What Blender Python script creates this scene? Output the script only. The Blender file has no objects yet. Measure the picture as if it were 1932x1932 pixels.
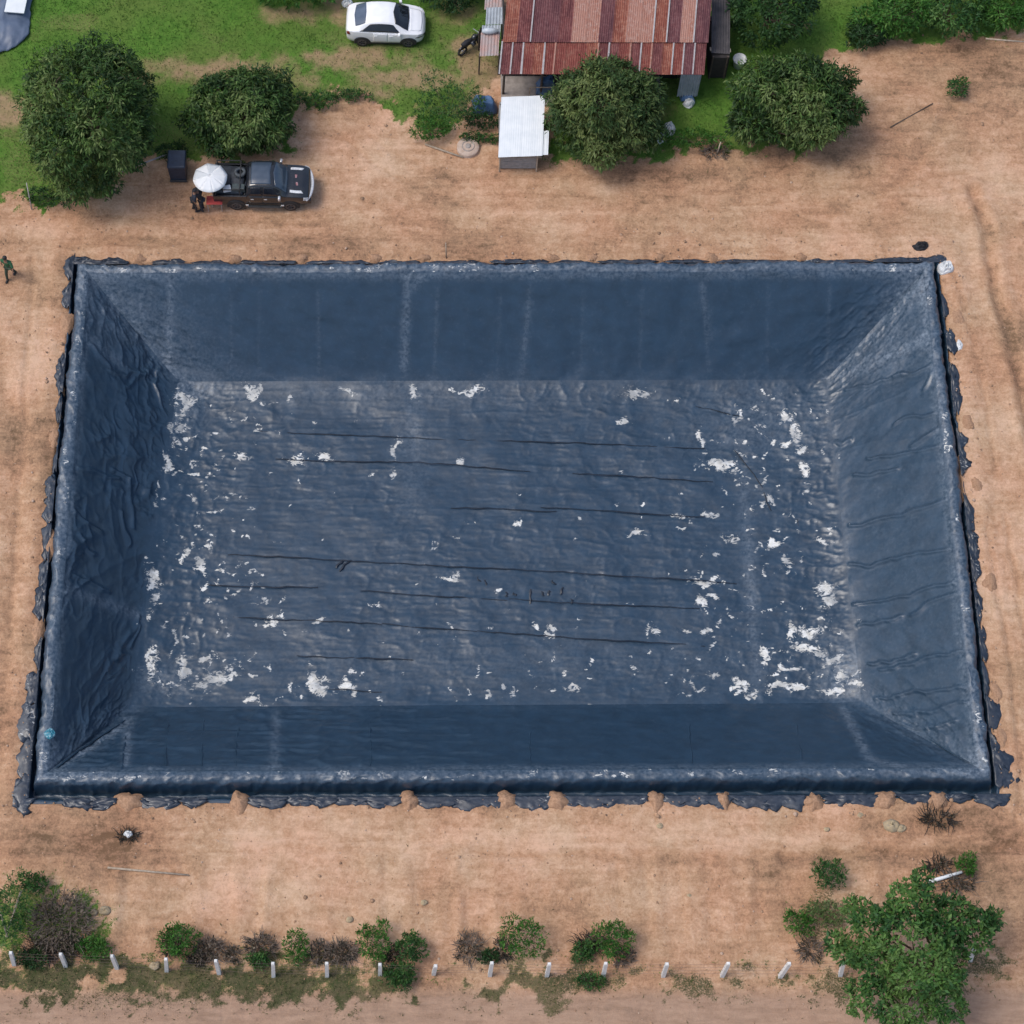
import bpy, bmesh, math, random
import numpy as np
from mathutils import Vector, Matrix
R = math.radians
random.seed(7)
RNG = np.random.default_rng(11)
SC = bpy.context.scene
COL = SC.collection

# ------------------------------------------------------------------ camera
PITCH = R(65.57)                  # below the horizon
ALT = math.pi / 2 - PITCH         # angle from straight down
DIST = 100.0
FPX, CX, CY = 2135.0, 420.0, 512.0
CAMY, CAMZ = -DIST * math.sin(ALT), DIST * math.cos(ALT)
cam = bpy.data.cameras.new("camera")
cam_o = bpy.data.objects.new("camera", cam)
COL.objects.link(cam_o)
cam_o.location = (0, CAMY, CAMZ)
cam_o.rotation_euler = (ALT, 0, 0)
cam.sensor_width = 36.0
cam.lens = FPX / 1024 * 36.0
cam.shift_x = (512 - CX) / 1024
cam.clip_start = 1.0
cam.clip_end = 9000
SC.camera = cam_o

# ------------------------------------------------------------------ light
SUN_EL, SUN_AZ = R(62), R(265)    # high, veiled sun, from the west (clockwise from +Y)
w = bpy.data.worlds.new("World")
SC.world = w
w.use_nodes = True
nt = w.node_tree
bg = nt.nodes["Background"]
sky = nt.nodes.new("ShaderNodeTexSky")
sky.sky_type = 'NISHITA'
sky.sun_disc = False
sky.sun_elevation = SUN_EL
sky.sun_rotation = SUN_AZ
sky.air_density = 1.0
sky.dust_density = 3.0
sky.ozone_density = 1.0
nt.links.new(sky.outputs[0], bg.inputs[0])
bg.inputs[1].default_value = 0.15
sun = bpy.data.lights.new("sun", 'SUN')
sun.energy = 1.3
sun.angle = R(22)
sun.color = (1.0, 0.96, 0.90)
sun_o = bpy.data.objects.new("sun", sun)
COL.objects.link(sun_o)
sd = Vector((math.sin(SUN_AZ) * math.cos(SUN_EL), math.cos(SUN_AZ) * math.cos(SUN_EL), math.sin(SUN_EL)))
sun_o.rotation_euler = (-sd).to_track_quat('-Z', 'Y').to_euler()
SC.view_settings.view_transform = 'Standard'
SC.view_settings.look = 'None'
SC.view_settings.exposure = 0.25
SC.view_settings.gamma = 1.0
SC.view_settings.use_curve_mapping = False
SC.cycles.max_bounces = 6
SC.cycles.use_denoising = True

# ------------------------------------------------------------------ survey: where a sight line from the drone meets level z
K = 1024 / 1932.0
def ray(dx, dy):
    px, py = dx * K, dy * K
    x, y, z = (px - CX) / FPX, -(py - CY) / FPX, -1.0
    ca, sa = math.cos(ALT), math.sin(ALT)
    return Vector((x, y * ca - z * sa, y * sa + z * ca))
def P(dx, dy, z=0.0):
    d = ray(dx, dy)
    t = (z - CAMZ) / d.z
    return Vector((d.x * t, CAMY + d.y * t, z))
def Pplane(dx, dy, p0, n):
    d = ray(dx, dy)
    o = Vector((0, CAMY, CAMZ))
    t = (p0 - o).dot(n) / d.dot(n)
    return o + d * t
def S(p):
    """metres per display pixel at a point"""
    ca, sa = math.cos(ALT), math.sin(ALT)
    v = Vector(p) - Vector((0, CAMY, CAMZ))
    depth = -(-v.y * sa + v.z * ca)
    return depth / FPX * K

# ------------------------------------------------------------------ noise
def _h(ix, iy, seed):
    n = (ix.astype(np.int64) * 374761393 + iy.astype(np.int64) * 668265263 + seed * 2147483647) & 0xffffffff
    n = ((n ^ (n >> 13)) * 1274126177) & 0xffffffff
    n = (n ^ (n >> 16)) & 0xffffffff
    return n / 4294967295.0
def vn(x, y, seed=0):
    x = np.asarray(x, float); y = np.asarray(y, float)
    ix, iy = np.floor(x), np.floor(y)
    fx, fy = x - ix, y - iy
    fx = fx * fx * fx * (fx * (fx * 6 - 15) + 10); fy = fy * fy * fy * (fy * (fy * 6 - 15) + 10)
    ix = ix.astype(np.int64); iy = iy.astype(np.int64)
    a = _h(ix, iy, seed); b = _h(ix + 1, iy, seed); c = _h(ix, iy + 1, seed); d = _h(ix + 1, iy + 1, seed)
    return (a * (1 - fx) + b * fx) * (1 - fy) + (c * (1 - fx) + d * fx) * fy
def fbm(x, y, o=4, seed=0, g=0.5):
    s = 0; a = 1; t = 0
    for k in range(o):
        c_, s_ = math.cos(.55 + .9 * k) * 2 ** k, math.sin(.55 + .9 * k) * 2 ** k
        s = s + a * vn(np.asarray(x) * c_ - np.asarray(y) * s_ + 17.3 * k, np.asarray(x) * s_ + np.asarray(y) * c_ - 9.1 * k, seed + k); t += a; a *= g
    return s / t
def ridge(x, y, o=3, seed=0):
    s = 0; a = 1; t = 0
    for k in range(o):
        c_, s_ = math.cos(.3 * k) * 2 ** k, math.sin(.3 * k + .12 * (k == 0)) * 2 ** k
        wx = np.asarray(x) + .5 * vn(np.asarray(x) * .7 + 3, np.asarray(y) * .7, seed + 50 + k); wy = np.asarray(y) + .5 * vn(np.asarray(x) * .7, np.asarray(y) * .7 + 8, seed + 60 + k)
        v = 1 - np.abs(2 * vn(wx * c_ - wy * s_ + 5.7 * k, wx * s_ + wy * c_ + 3.3 * k, seed + k) - 1)
        s = s + a * v ** 3; t += a; a *= 0.55
    return s / t
def sstep(a, b, x):
    t = np.clip((np.asarray(x, float) - a) / (b - a), 0, 1)
    return t * t * (3 - 2 * t)

# ------------------------------------------------------------------ objects
def link(o, parent=None):
    COL.objects.link(o)
    if parent is not None:
        o.parent = parent
    return o
def tag(o, label=None, cat=None, group=None, kind=None):
    if label: o["label"] = label
    if cat: o["category"] = cat
    if group: o["group"] = group
    if kind: o["kind"] = kind
    return o
def thing(name, label, cat, loc=(0, 0, 0), rz=0, group=None):
    o = bpy.data.objects.new(name, None)
    o.empty_display_size = 0.3
    o.location = loc; o.rotation_euler = (0, 0, rz)
    link(o)
    return tag(o, label, cat, group)
def copy_tree(o, parent=None):
    c = o.copy(); COL.objects.link(c)
    if parent is not None: c.parent = parent
    for ch in list(o.children): copy_tree(ch, c)
    return c
def arr_mesh(name, verts, faces, mats, parent=None, smooth=False, attrs=None, cols=None):
    """verts Nx3, faces MxK (K constant) numpy"""
    me = bpy.data.meshes.new(name)
    verts = np.ascontiguousarray(verts, np.float32); faces = np.ascontiguousarray(faces, np.int32)
    n, m, k = len(verts), len(faces), faces.shape[1]
    me.vertices.add(n); me.vertices.foreach_set("co", verts.ravel())
    me.loops.add(m * k); me.loops.foreach_set("vertex_index", faces.ravel())
    me.polygons.add(m)
    me.polygons.foreach_set("loop_start", np.arange(0, m * k, k, dtype=np.int32))
    me.polygons.foreach_set("loop_total", np.full(m, k, np.int32))
    if smooth:
        me.polygons.foreach_set("use_smooth", np.ones(m, bool))
    me.update(calc_edges=True)
    for a, v in (attrs or {}).items():
        at = me.attributes.new(a, 'FLOAT', 'POINT'); at.data.foreach_set("value", np.ascontiguousarray(v, np.float32))
    for a, v in (cols or {}).items():
        at = me.attributes.new(a, 'FLOAT_COLOR', 'POINT')
        at.data.foreach_set("color", np.ascontiguousarray(v, np.float32).ravel())
    for mm in (mats if isinstance(mats, (list, tuple)) else [mats]):
        me.materials.append(mm)
    o = bpy.data.objects.new(name, me)
    return link(o, parent)
def grid_mesh(name, pts, mat, parent=None, attrs=None, flip=False, smooth=True):
    ny, nx = pts.shape[:2]
    i = np.arange(ny * nx).reshape(ny, nx)
    f = np.stack([i[:-1, :-1], i[:-1, 1:], i[1:, 1:], i[1:, :-1]], -1).reshape(-1, 4)
    if flip: f = f[:, ::-1]
    return arr_mesh(name, pts.reshape(-1, 3), f, mat, parent, smooth, {k: v.ravel() for k, v in (attrs or {}).items()})

class MB:
    """collects shapes into one mesh"""
    def __init__(s): s.v = []; s.f = []
    def add(s, vs, fs):
        b = len(s.v); s.v += [tuple(v) for v in vs]; s.f += [tuple(i + b for i in f) for f in fs]; return s
    def box(s, c, d, rz=0, rx=0, ry=0, taper=1.0):
        m = Matrix.Rotation(rz, 3, 'Z') @ Matrix.Rotation(ry, 3, 'Y') @ Matrix.Rotation(rx, 3, 'X')
        vs = []
        for z in (-.5, .5):
            t = taper if z > 0 else 1
            for x, y in ((-.5, -.5), (.5, -.5), (.5, .5), (-.5, .5)):
                vs.append(Vector(c) + m @ Vector((x * d[0] * t, y * d[1] * t, z * d[2])))
        return s.add(vs, [(3, 2, 1, 0), (4, 5, 6, 7), (0, 1, 5, 4), (1, 2, 6, 5), (2, 3, 7, 6), (3, 0, 4, 7)])
    def bar(s, pts, r, n=6, caps=True):
        pts = [Vector(p) for p in pts]
        rs = r if isinstance(r, (list, tuple)) else [r] * len(pts)
        vs = []; fs = []
        for i, p in enumerate(pts):
            t = (pts[min(i + 1, len(pts) - 1)] - pts[max(i - 1, 0)]).normalized()
            a = t.cross(Vector((0, 0, 1)) if abs(t.z) < .9 else Vector((1, 0, 0))).normalized(); b = t.cross(a)
            for k in range(n):
                an = 2 * math.pi * k / n
                vs.append(p + (a * math.cos(an) + b * math.sin(an)) * rs[i])
        for i in range(len(pts) - 1):
            for k in range(n):
                fs.append((i * n + k, i * n + (k + 1) % n, (i + 1) * n + (k + 1) % n, (i + 1) * n + k))
        if caps:
            fs.append(tuple(range(n))[::-1] and tuple(reversed(range(n)))); fs.append(tuple((len(pts) - 1) * n + k for k in range(n)))
        return s.add(vs, fs)
    def lathe(s, prof, c=(0, 0, 0), n=20, axis='Z'):
        vs = []; fs = []
        for r, z in prof:
            for k in range(n):
                a = 2 * math.pi * k / n
                v = (r * math.cos(a), r * math.sin(a), z)
                if axis == 'Y': v = (v[0], v[2], v[1])
                if axis == 'X': v = (v[2], v[0], v[1])
                vs.append(Vector(c) + Vector(v))
        for i in range(len(prof) - 1):
            for k in range(n):
                q = (i * n + k, i * n + (k + 1) % n, (i + 1) * n + (k + 1) % n, (i + 1) * n + k)
                fs.append(q if axis == 'Z' else q[::-1] if axis == 'Y' else q)
        return s.add(vs, fs)
    def poly(s, pts, th):
        """flat outline extruded downwards by th"""
        n = len(pts); pts = [Vector(p) for p in pts]
        vs = pts + [p - Vector((0, 0, th)) for p in pts]
        fs = [tuple(range(n)), tuple(range(2 * n - 1, n - 1, -1))] + [(i, i + n, (i + 1) % n + n, (i + 1) % n) for i in range(n)]
        return s.add(vs, fs)
    def build(s, name, mat, parent=None, smooth=False, bevel=0, jit=0):
        me = bpy.data.meshes.new(name)
        vs = s.v
        if jit: vs = [(x + random.uniform(-jit, jit), y + random.uniform(-jit, jit), z + random.uniform(-jit, jit)) for x, y, z in vs]
        me.from_pydata(vs, [], s.f); me.update()
        bm = bmesh.new(); bm.from_mesh(me); bmesh.ops.recalc_face_normals(bm, faces=bm.faces)
        if bevel: bmesh.ops.bevel(bm, geom=bm.edges[:], offset=bevel, segments=2, affect='EDGES', profile=.5)
        bm.to_mesh(me); bm.free()
        if smooth:
            for p in me.polygons: p.use_smooth = True
        me.materials.append(mat)
        return link(bpy.data.objects.new(name, me), parent)

# ------------------------------------------------------------------ materials
def newmat(name):
    m = bpy.data.materials.new(name); m.use_nodes = True
    t = m.node_tree
    return m, t, t.nodes["Principled BSDF"]
def nd(t, kind, **kw):
    n = t.nodes.new(kind)
    for k, v in kw.items():
        if k.startswith("i_"):
            n.inputs[k[2:].replace("_", " ")].default_value = v
        else: setattr(n, k, v)
    return n
def noise(t, scale, detail=4, rough=.55, vec=None, dist=0):
    n = nd(t, "ShaderNodeTexNoise"); n.inputs["Scale"].default_value = scale; n.inputs["Detail"].default_value = detail
    n.inputs["Roughness"].default_value = rough; n.inputs["Distortion"].default_value = dist
    if vec is None:
        tc = t.nodes.get("TCO") or nd(t, "ShaderNodeTexCoord", name="TCO")
        vec = tc.outputs["Object"]
    t.links.new(vec, n.inputs["Vector"])
    return n.outputs["Fac"]
def mapping(t, scale, rot=(0, 0, 0)):
    tc = t.nodes.get("TCO") or nd(t, "ShaderNodeTexCoord", name="TCO")
    m = nd(t, "ShaderNodeMapping"); m.inputs["Scale"].default_value = scale; m.inputs["Rotation"].default_value = rot
    t.links.new(tc.outputs["Object"], m.inputs["Vector"])
    return m.outputs[0]
def rng(t, src, a, b, c=0, d=1):
    n = nd(t, "ShaderNodeMapRange"); n.inputs[1].default_value = a; n.inputs[2].default_value = b
    n.inputs[3].default_value = c; n.inputs[4].default_value = d
    t.links.new(src, n.inputs[0]); return n.outputs[0]
def math2(t, op, a, b):
    n = nd(t, "ShaderNodeMath", operation=op)
    for i, x in enumerate((a, b)):
        if isinstance(x, (int, float)): n.inputs[i].default_value = x
        else: t.links.new(x, n.inputs[i])
    return n.outputs[0]
def mixc(t, fac, a, b, mode='MIX'):
    n = nd(t, "ShaderNodeMix", data_type='RGBA', blend_type=mode)
    for i, x in ((0, fac), (6, a), (7, b)):
        if isinstance(x, (int, float)): n.inputs[i].default_value = x
        elif isinstance(x, tuple): n.inputs[i].default_value = x if len(x) == 4 else (*x, 1)
        else: t.links.new(x, n.inputs[i])
    return n.outputs[2]
def attr(t, name):
    return nd(t, "ShaderNodeAttribute", attribute_name=name).outputs["Fac"]
def bump(t, b, h, strength=.3, dist=.05):
    n = nd(t, "ShaderNodeBump"); n.inputs["Strength"].default_value = strength; n.inputs["Distance"].default_value = dist
    t.links.new(h, n.inputs["Height"]); t.links.new(n.outputs[0], b.inputs["Normal"])
def simple(name, c, c2=None, scale=4, rough=.6, metal=0, spec=.5, bm=0, lo=.35, hi=.65, detail=5, coat=0):
    m, t, b = newmat(name)
    b.inputs["Roughness"].default_value = rough; b.inputs["Metallic"].default_value = metal
    b.inputs["Specular IOR Level"].default_value = spec; b.inputs["Coat Weight"].default_value = coat
    c2 = c2 or tuple(x * .8 for x in c)
    f = noise(t, scale, detail)
    t.links.new(mixc(t, rng(t, f, lo, hi), c, c2), b.inputs["Base Color"])
    if bm: bump(t, b, f, bm)
    return m
def put(o, p): o.location = p; return o
# ------------------------------------------------------------------ pond layout
ZR, ZF = 0.5, -3.9
RIM = [P(92, 1455, ZR), P(1842, 1447, ZR), P(1742, 513, ZR), P(168, 517, ZR)]       # front-left, front-right, back-right, back-left
FLO = [P(250, 1336, ZF), P(1622, 1328, ZF), P(1556, 722, ZF), P(338, 726, ZF)]
RX = np.array([[p.x, p.y] for p in RIM])
def rim_dist(x, y):
    """signed distance outwards from the rim quad (mitred)"""
    d = np.full(np.shape(x), -1e9)
    for i in range(4):
        a, b = RX[i], RX[(i + 1) % 4]
        e = (b - a) / np.linalg.norm(b - a); n = np.array([e[1], -e[0]])
        d = np.maximum(d, (x - a[0]) * n[0] + (y - a[1]) * n[1])
    return d
def trench_in(x, y):
    """inside the outer lip of the anchor trench (narrower at the back and sides)"""
    r = np.ones(np.shape(x), bool)
    for i, w_ in enumerate((1.0, .42, .30, .42)):
        a, b = RX[i], RX[(i + 1) % 4]
        e = (b - a) / np.linalg.norm(b - a); n = np.array([e[1], -e[0]])
        r &= ((x - a[0]) * n[0] + (y - a[1]) * n[1]) < .66 + .60 * w_
    return r
def poly_dist(x, y, pts):
    """signed distance to a polygon, positive inside"""
    pts = np.array([[p.x, p.y] for p in pts]); n = len(pts)
    best = np.full(np.shape(x), 1e9); ins = np.zeros(np.shape(x), bool)
    for i in range(n):
        a, b = pts[i], pts[(i + 1) % n]; e = b - a
        t = np.clip(((x - a[0]) * e[0] + (y - a[1]) * e[1]) / (e @ e), 0, 1)
        best = np.minimum(best, np.hypot(x - a[0] - t * e[0], y - a[1] - t * e[1]))
        if a[1] != b[1]:
            c = ((a[1] > y) != (b[1] > y)) & (x < (b[0] - a[0]) * (y - a[1]) / (b[1] - a[1]) + a[0])
            ins ^= c
    return np.where(ins, best, -best)
def PL(*xy): return [P(a, b) for a, b in xy]
def line_dist(x, y, pts):
    best = np.full(np.shape(x), 1e9)
    for a, b in zip(pts[:-1], pts[1:]):
        ex, ey = b.x - a.x, b.y - a.y
        t = np.clip(((x - a.x) * ex + (y - a.y) * ey) / (ex * ex + ey * ey), 0, 1)
        best = np.minimum(best, np.hypot(x - a.x - t * ex, y - a.y - t * ey))
    return best

G_A = PL((-900, -1500), (950, -1500), (950, 130), (900, 175), (862, 225), (835, 272), (800, 268), (775, 232), (745, 200), (700, 183), (640, 190), (602, 213), (570, 196), (556, 290), (480, 300), (360, 298), (322, 290), (235, 322), (140, 390), (70, 392), (30, 378), (-900, 385))
G_B = PL((1330, 100), (1330, -1500), (2900, -1500), (2900, 60), (1930, 62), (1790, 78), (1700, 84), (1600, 88), (1545, 102), (1590, 190), (1600, 240), (1500, 292), (1400, 285), (1330, 276), (1250, 292), (1040, 312), (1040, 150))
G_C = PL((-900, 1795), (-20, 1795), (200, 1815), (400, 1822), (800, 1832), (1300, 1838), (1600, 1838), (1740, 1835), (1932, 1800), (2900, 1790), (2900, 1815), (1932, 1822), (1740, 1862), (1560, 1860), (1200, 1868), (760, 1878), (500, 1880), (300, 1872), (-900, 1860))
G_D = PL((1500, 1700), (1590, 1690), (1640, 1700), (1640, 1800), (1530, 1800), (1505, 1760))
G_E = PL((-900, 1690), (40, 1690), (150, 1690), (200, 1790), (190, 1815), (-900, 1810))
DRY = [(430, 133, 120, 22, 1.0), (640, 112, 130, 18, .7), (800, 150, 130, 20, .9), (700, 95, 60, 10, .4), (870, 80, 40, 20, .8), (600, 165, 60, 18, .7), (250, 140, 60, 25, .4), (10, 215, 45, 30, 1.1), (560, 25, 60, 20, .6), (900, 135, 45, 30, .8), (690, 170, 60, 16, .5), (860, 25, 40, 25, .35), (955, 165, 60, 40, 1.2), (640, 10, 25, 30, .7)]
RUTS = [  # (line, width, depth, dark)
    (PL((-200, 470), (200, 452), (600, 448), (1000, 440), (1500, 430), (1932, 428)), .35, .05),
    (PL((-200, 412), (120, 405), (300, 402), (700, 425), (1100, 415), (1500, 404), (1800, 395)), .5, .05),
    (PL((1835, 360), (1862, 440), (1878, 540), (1905, 640), (1935, 760), (1990, 1000)), .3, .14),
    (PL((1480, 1622), (1640, 1616), (1780, 1612), (1900, 1600), (2050, 1595)), .3, .12),
    (PL((900, 1605), (1050, 1612), (1250, 1622), (1480, 1622)), .3, .06),
    (PL((0, 650), (25, 800), (30, 1000), (10, 1250), (-30, 1500)), .4, .06),
    (PL((-100, 1582), (500, 1578), (1000, 1588), (1500, 1596), (2050, 1580)), .14, .045),
    (PL((-100, 1606), (500, 1600), (1000, 1608), (1500, 1612), (2050, 1604)), .14, .045),
    (PL((600, 215), (690, 300), (860, 385), (1100, 400)), .13, .04), (PL((640, 205), (735, 285), (890, 360), (1120, 372)), .13, .04),
    (PL((1860, 1000), (1900, 1200), (1925, 1450), (1915, 1560), (1800, 1600)), .13, .05), (PL((1895, 980), (1935, 1200), (1955, 1450), (1945, 1580), (1850, 1620)), .13, .05),
    (PL((1300, 360), (1600, 350), (1800, 330), (1932, 340)), .14, .045), (PL((1300, 385), (1600, 378), (1800, 362), (1932, 372)), .14, .045),
    (PL((1790, 500), (1850, 700), (1880, 900)), .13, .04), (PL((62, 480), (50, 700), (40, 900), (20, 1200)), .13, .04),
    (PL((1600, 390), (1700, 340), (1770, 250), (1800, 190)), .3, .06),
]
def ground_fields(x, y):
    d = rim_dist(x, y)
    nb = fbm(x * .6, y * .6, 4, 3) - .5
    nf = fbm(x * 2.2, y * 2.2, 4, 9) - .5
    nq = fbm(x * 5.5, y * 5.5, 3, 19) - .5
    e = nb * 1.9 + nf * 1.5 + nq * .9
    gA = poly_dist(x, y, G_A) + e * .9
    gB = poly_dist(x, y, G_B) + e * .8
    gC = poly_dist(x, y, G_C) + e * 1.3 + .1
    gD = poly_dist(x, y, G_D) + e * 2 - .2
    gE = poly_dist(x, y, G_E) + e * 1.6
    grass = np.maximum.reduce([sstep(-.25, .55, gA), sstep(-.25, .5, gB), sstep(-.6, .5, gC) * (.62 + .20 * sstep(P(1250, 1850).x, P(800, 1850).x, x)) * sstep(.26, .46, fbm(x * .9, y * 1.3, 3, 24) + .16 * (x < P(700, 1850).x)), sstep(-.4, .6, gD) * .5, sstep(-.4, .6, gE) * .7, .42 * sstep(P(0, 1960).y, P(0, 1880).y, y) * sstep(P(0, 1850).y, P(0, 1880).y, y) * sstep(P(700, 1900).x, P(200, 1900).x, x) * sstep(.42, .6, fbm(x * .5, y * .9, 3, 23))])
    dry = np.zeros_like(x)
    for cx, cy, rx, ry, a in DRY:
        c = P(cx, cy); s = S(c)
        dry = np.maximum(dry, a * np.exp(-((x - c.x) / (rx * s)) ** 2 - ((y - c.y) / (ry * s * 1.25)) ** 2))
    dry = np.clip(dry * 1.25 + (nb + nf) * 1.3 * sstep(.02, .2, dry) + .25 * sstep(.5, .7, fbm(x * .3, y * .5, 3, 33)), 0, 1)
    olive = np.maximum(np.maximum(sstep(-.3, .4, gC), sstep(-.3, .4, gD)), sstep(P(0, 1850).y, P(0, 1875).y, y))
    # relief
    z = (fbm(x * .25, y * .25, 3, 21) - .5) * .16
    z += (ridge(x * 1.3, y * 1.3, 3, 5) - .4) * .05 * sstep(.2, .6, fbm(x * .35, y * .35, 2, 31))
    z += (fbm(x * 4.5, y * 4.5, 3, 41) - .5) * .06
    low = sstep(P(900, 1590).y, P(900, 1640).y, y) * sstep(P(900, 1805).y, P(900, 1760).y, y)
    z += low * (vn(x * 2.3 + .5 * vn(x, y * .3, 2), y * .22, 55) - .5) * .13 * sstep(.3, .6, fbm(x * .4, y * .5, 2, 25))          # dozer marks across the lower bank
    rut = np.zeros_like(x)
    for pts, wd, dp in RUTS:
        q = line_dist(x + nb * .3, y + nb * .5, pts)
        g = np.exp(-(q / wd) ** 2)
        z -= g * dp; z += np.exp(-((q - wd * 1.8) / wd) ** 2) * dp * .5
        rut = np.maximum(rut, g * dp * 10)
    # soil tone: 0 dark brown .. 1 pale pink
    tone = .56 + nb * .5 + (fbm(x * .16, y * .22, 3, 63) - .5) * .55
    tone += .13 * (vn(x * .12 + 3 * nb, y * 1.9, 61) - .5) * 2 * sstep(P(0, 480).y, P(0, 400).y, y) * 0.8
    for cx, cy, rx, ry, a in [(760, 290, 130, 60, .25), (1200, 420, 500, 40, .28), (1660, 160, 120, 60, .02), (1880, 120, 90, 60, -.3), (1250, 325, 330, 22, -.22), (1600, 330, 130, 50, -.15),
                              (1000, 1590, 900, 30, .25), (150, 1590, 220, 40, -.25), (60, 700, 60, 400, .15), (110, 900, 35, 600, -.2), (1100, 1660, 500, 50, .1), (1750, 1560, 180, 35, -.3), (1600, 1590, 500, 16, .2), (900, 1905, 1200, 40, -.1), (1700, 1710, 250, 70, -.1), (1890, 900, 60, 600, .1), (100, 1640, 200, 45, -.15), (900, 1510, 900, 22, -.12), (320, 400, 300, 22, .1), (620, 470, 600, 16, -.12)]:
        c = P(cx, cy); s = S(c)
        tone += a * np.exp(-((x - c.x) / (rx * s)) ** 2 - ((y - c.y) / (ry * s * 1.1)) ** 2)
    tone -= .5 * np.clip(rut, 0, 1) * .6
    south = sstep(P(900, 1850).y, P(900, 1890).y, y)
    return d, grass, np.clip(dry, 0, 1), olive, z, np.clip(tone, 0, 1), south
def ground_z(x, y):
    r = ground_fields(np.array([float(x)]), np.array([float(y)]))
    return float(r[4][0])

# ------------------------------------------------------------------ soil / grass material
def mat_ground():
    m, t, b = newmat("soil_and_turf")
    b.inputs["Roughness"].default_value = .95; b.inputs["Specular IOR Level"].default_value = .15
    n1 = noise(t, 1.1, 6, .65); n2 = noise(t, 9, 6, .8); n3 = noise(t, .35, 3)
    nh = noise(t, 1.0, 5, .6, mapping(t, (.55, 3.2, 1)), .6)
    tone = attr(t, "tone")
    f = math2(t, 'ADD', tone, rng(t, n1, .3, .7, -.12, .12))
    f = math2(t, 'ADD', f, rng(t, n2, .3, .7, -.26, .26))
    f = math2(t, 'ADD', f, rng(t, noise(t, 3.2, 5, .7, None, .5), .3, .7, -.21, .21))
    f = math2(t, 'ADD', f, rng(t, nh, .3, .7, -.15, .15))
    r = nd(t, "ShaderNodeValToRGB"); e = r.color_ramp.elements
    e[0].position = 0; e[0].color = (.165, .100, .060, 1)
    e[1].position = 1; e[1].color = (.600, .390, .275, 1)
    for p, c in ((.22, (.285, .170, .107, 1)), (.5, (.418, .246, .150, 1)), (.75, (.505, .322, .214, 1))):
        q = e.new(p); q.color = c
    t.links.new(f, r.inputs[0])
    hue = mixc(t, rng(t, n3, .35, .65), (1.02, .97, .93, 1), (.98, 1.03, 1.0, 1))
    soil = mixc(t, 1.0, r.outputs[0], hue, 'MULTIPLY')
    soil = mixc(t, math2(t, 'MULTIPLY', attr(t, "south"), .75), soil, mixc(t, rng(t, noise(t, 1.6, 5, .7, mapping(t, (.5, 2.2, 1))), .35, .65), (.265, .178, .128), (.395, .270, .198)))
    g1 = noise(t, 2.2, 6, .7); g2 = noise(t, 14, 4, .7); g3 = noise(t, .28, 3, .6)
    gr = mixc(t, rng(t, g1, .35, .65), (.052, .145, .018), (.115, .235, .036))
    gr = mixc(t, rng(t, g3, .4, .62, 0, .55), gr, (.140, .180, .045))
    gr = mixc(t, rng(t, g2, .35, .7, 0, .6), gr, (.055, .100, .020))
    ol = mixc(t, rng(t, g1, .35, .65), (.045, .060, .022), (.120, .098, .056))
    gr = mixc(t, attr(t, "olive"), gr, ol)
    dryc = mixc(t, rng(t, g1, .35, .65), (.235, .190, .090), (.330, .225, .135))
    gr = mixc(t, rng(t, math2(t, 'ADD', attr(t, "dry"), rng(t, g2, .3, .7, -.30, .30)), .12, .95), gr, dryc)
    gf = rng(t, math2(t, 'ADD', attr(t, "grass"), rng(t, g2, .3, .7, -.3, .3)), .35, .7)
    t.links.new(mixc(t, gf, soil, gr), b.inputs["Base Color"])
    h = math2(t, 'ADD', noise(t, 9, 6, .7), math2(t, 'MULTIPLY', n1, .6))
    bump(t, b, h, .55, .06)
    return m
M_GROUND = mat_ground()

def build_ground():
    def axis(a, b, st):
        core = np.arange(a, b, st)
        out = [st * 1.35 ** k for k in range(1, 33)]
        hi = core[-1] + np.cumsum(out); lo = core[0] - np.cumsum(out)
        return np.concatenate([lo[::-1], core, hi])
    xs = axis(-25, 34, .13); ys = axis(-26, 33, .13)
    X, Y = np.meshgrid(xs, ys)
    d, grass, dry, olive, z, tone, south = ground_fields(X, Y)
    far = np.maximum(np.abs(X - 4), np.abs(Y - 3))
    z = z * (far < 60)
    z = np.where(trench_in(X, Y), np.where(d > -.35, -1.1, -6.0), z)
    # a soft lip where the spoil of the trench was thrown out
    z = z + np.where((~trench_in(X, Y)) & (d < 3.2), .10 * np.exp(-((d - 1.7) / .5) ** 2) * (.4 + fbm(X * 1.2, Y * 1.2, 3, 71)), 0)
    # ditch below the fence
    pts = np.stack([X, Y, z], -1)
    o = grid_mesh("ground", pts, M_GROUND, None, dict(grass=grass, dry=dry, olive=olive, tone=tone, south=south))
    tag(o, kind='structure')
build_ground()
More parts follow.
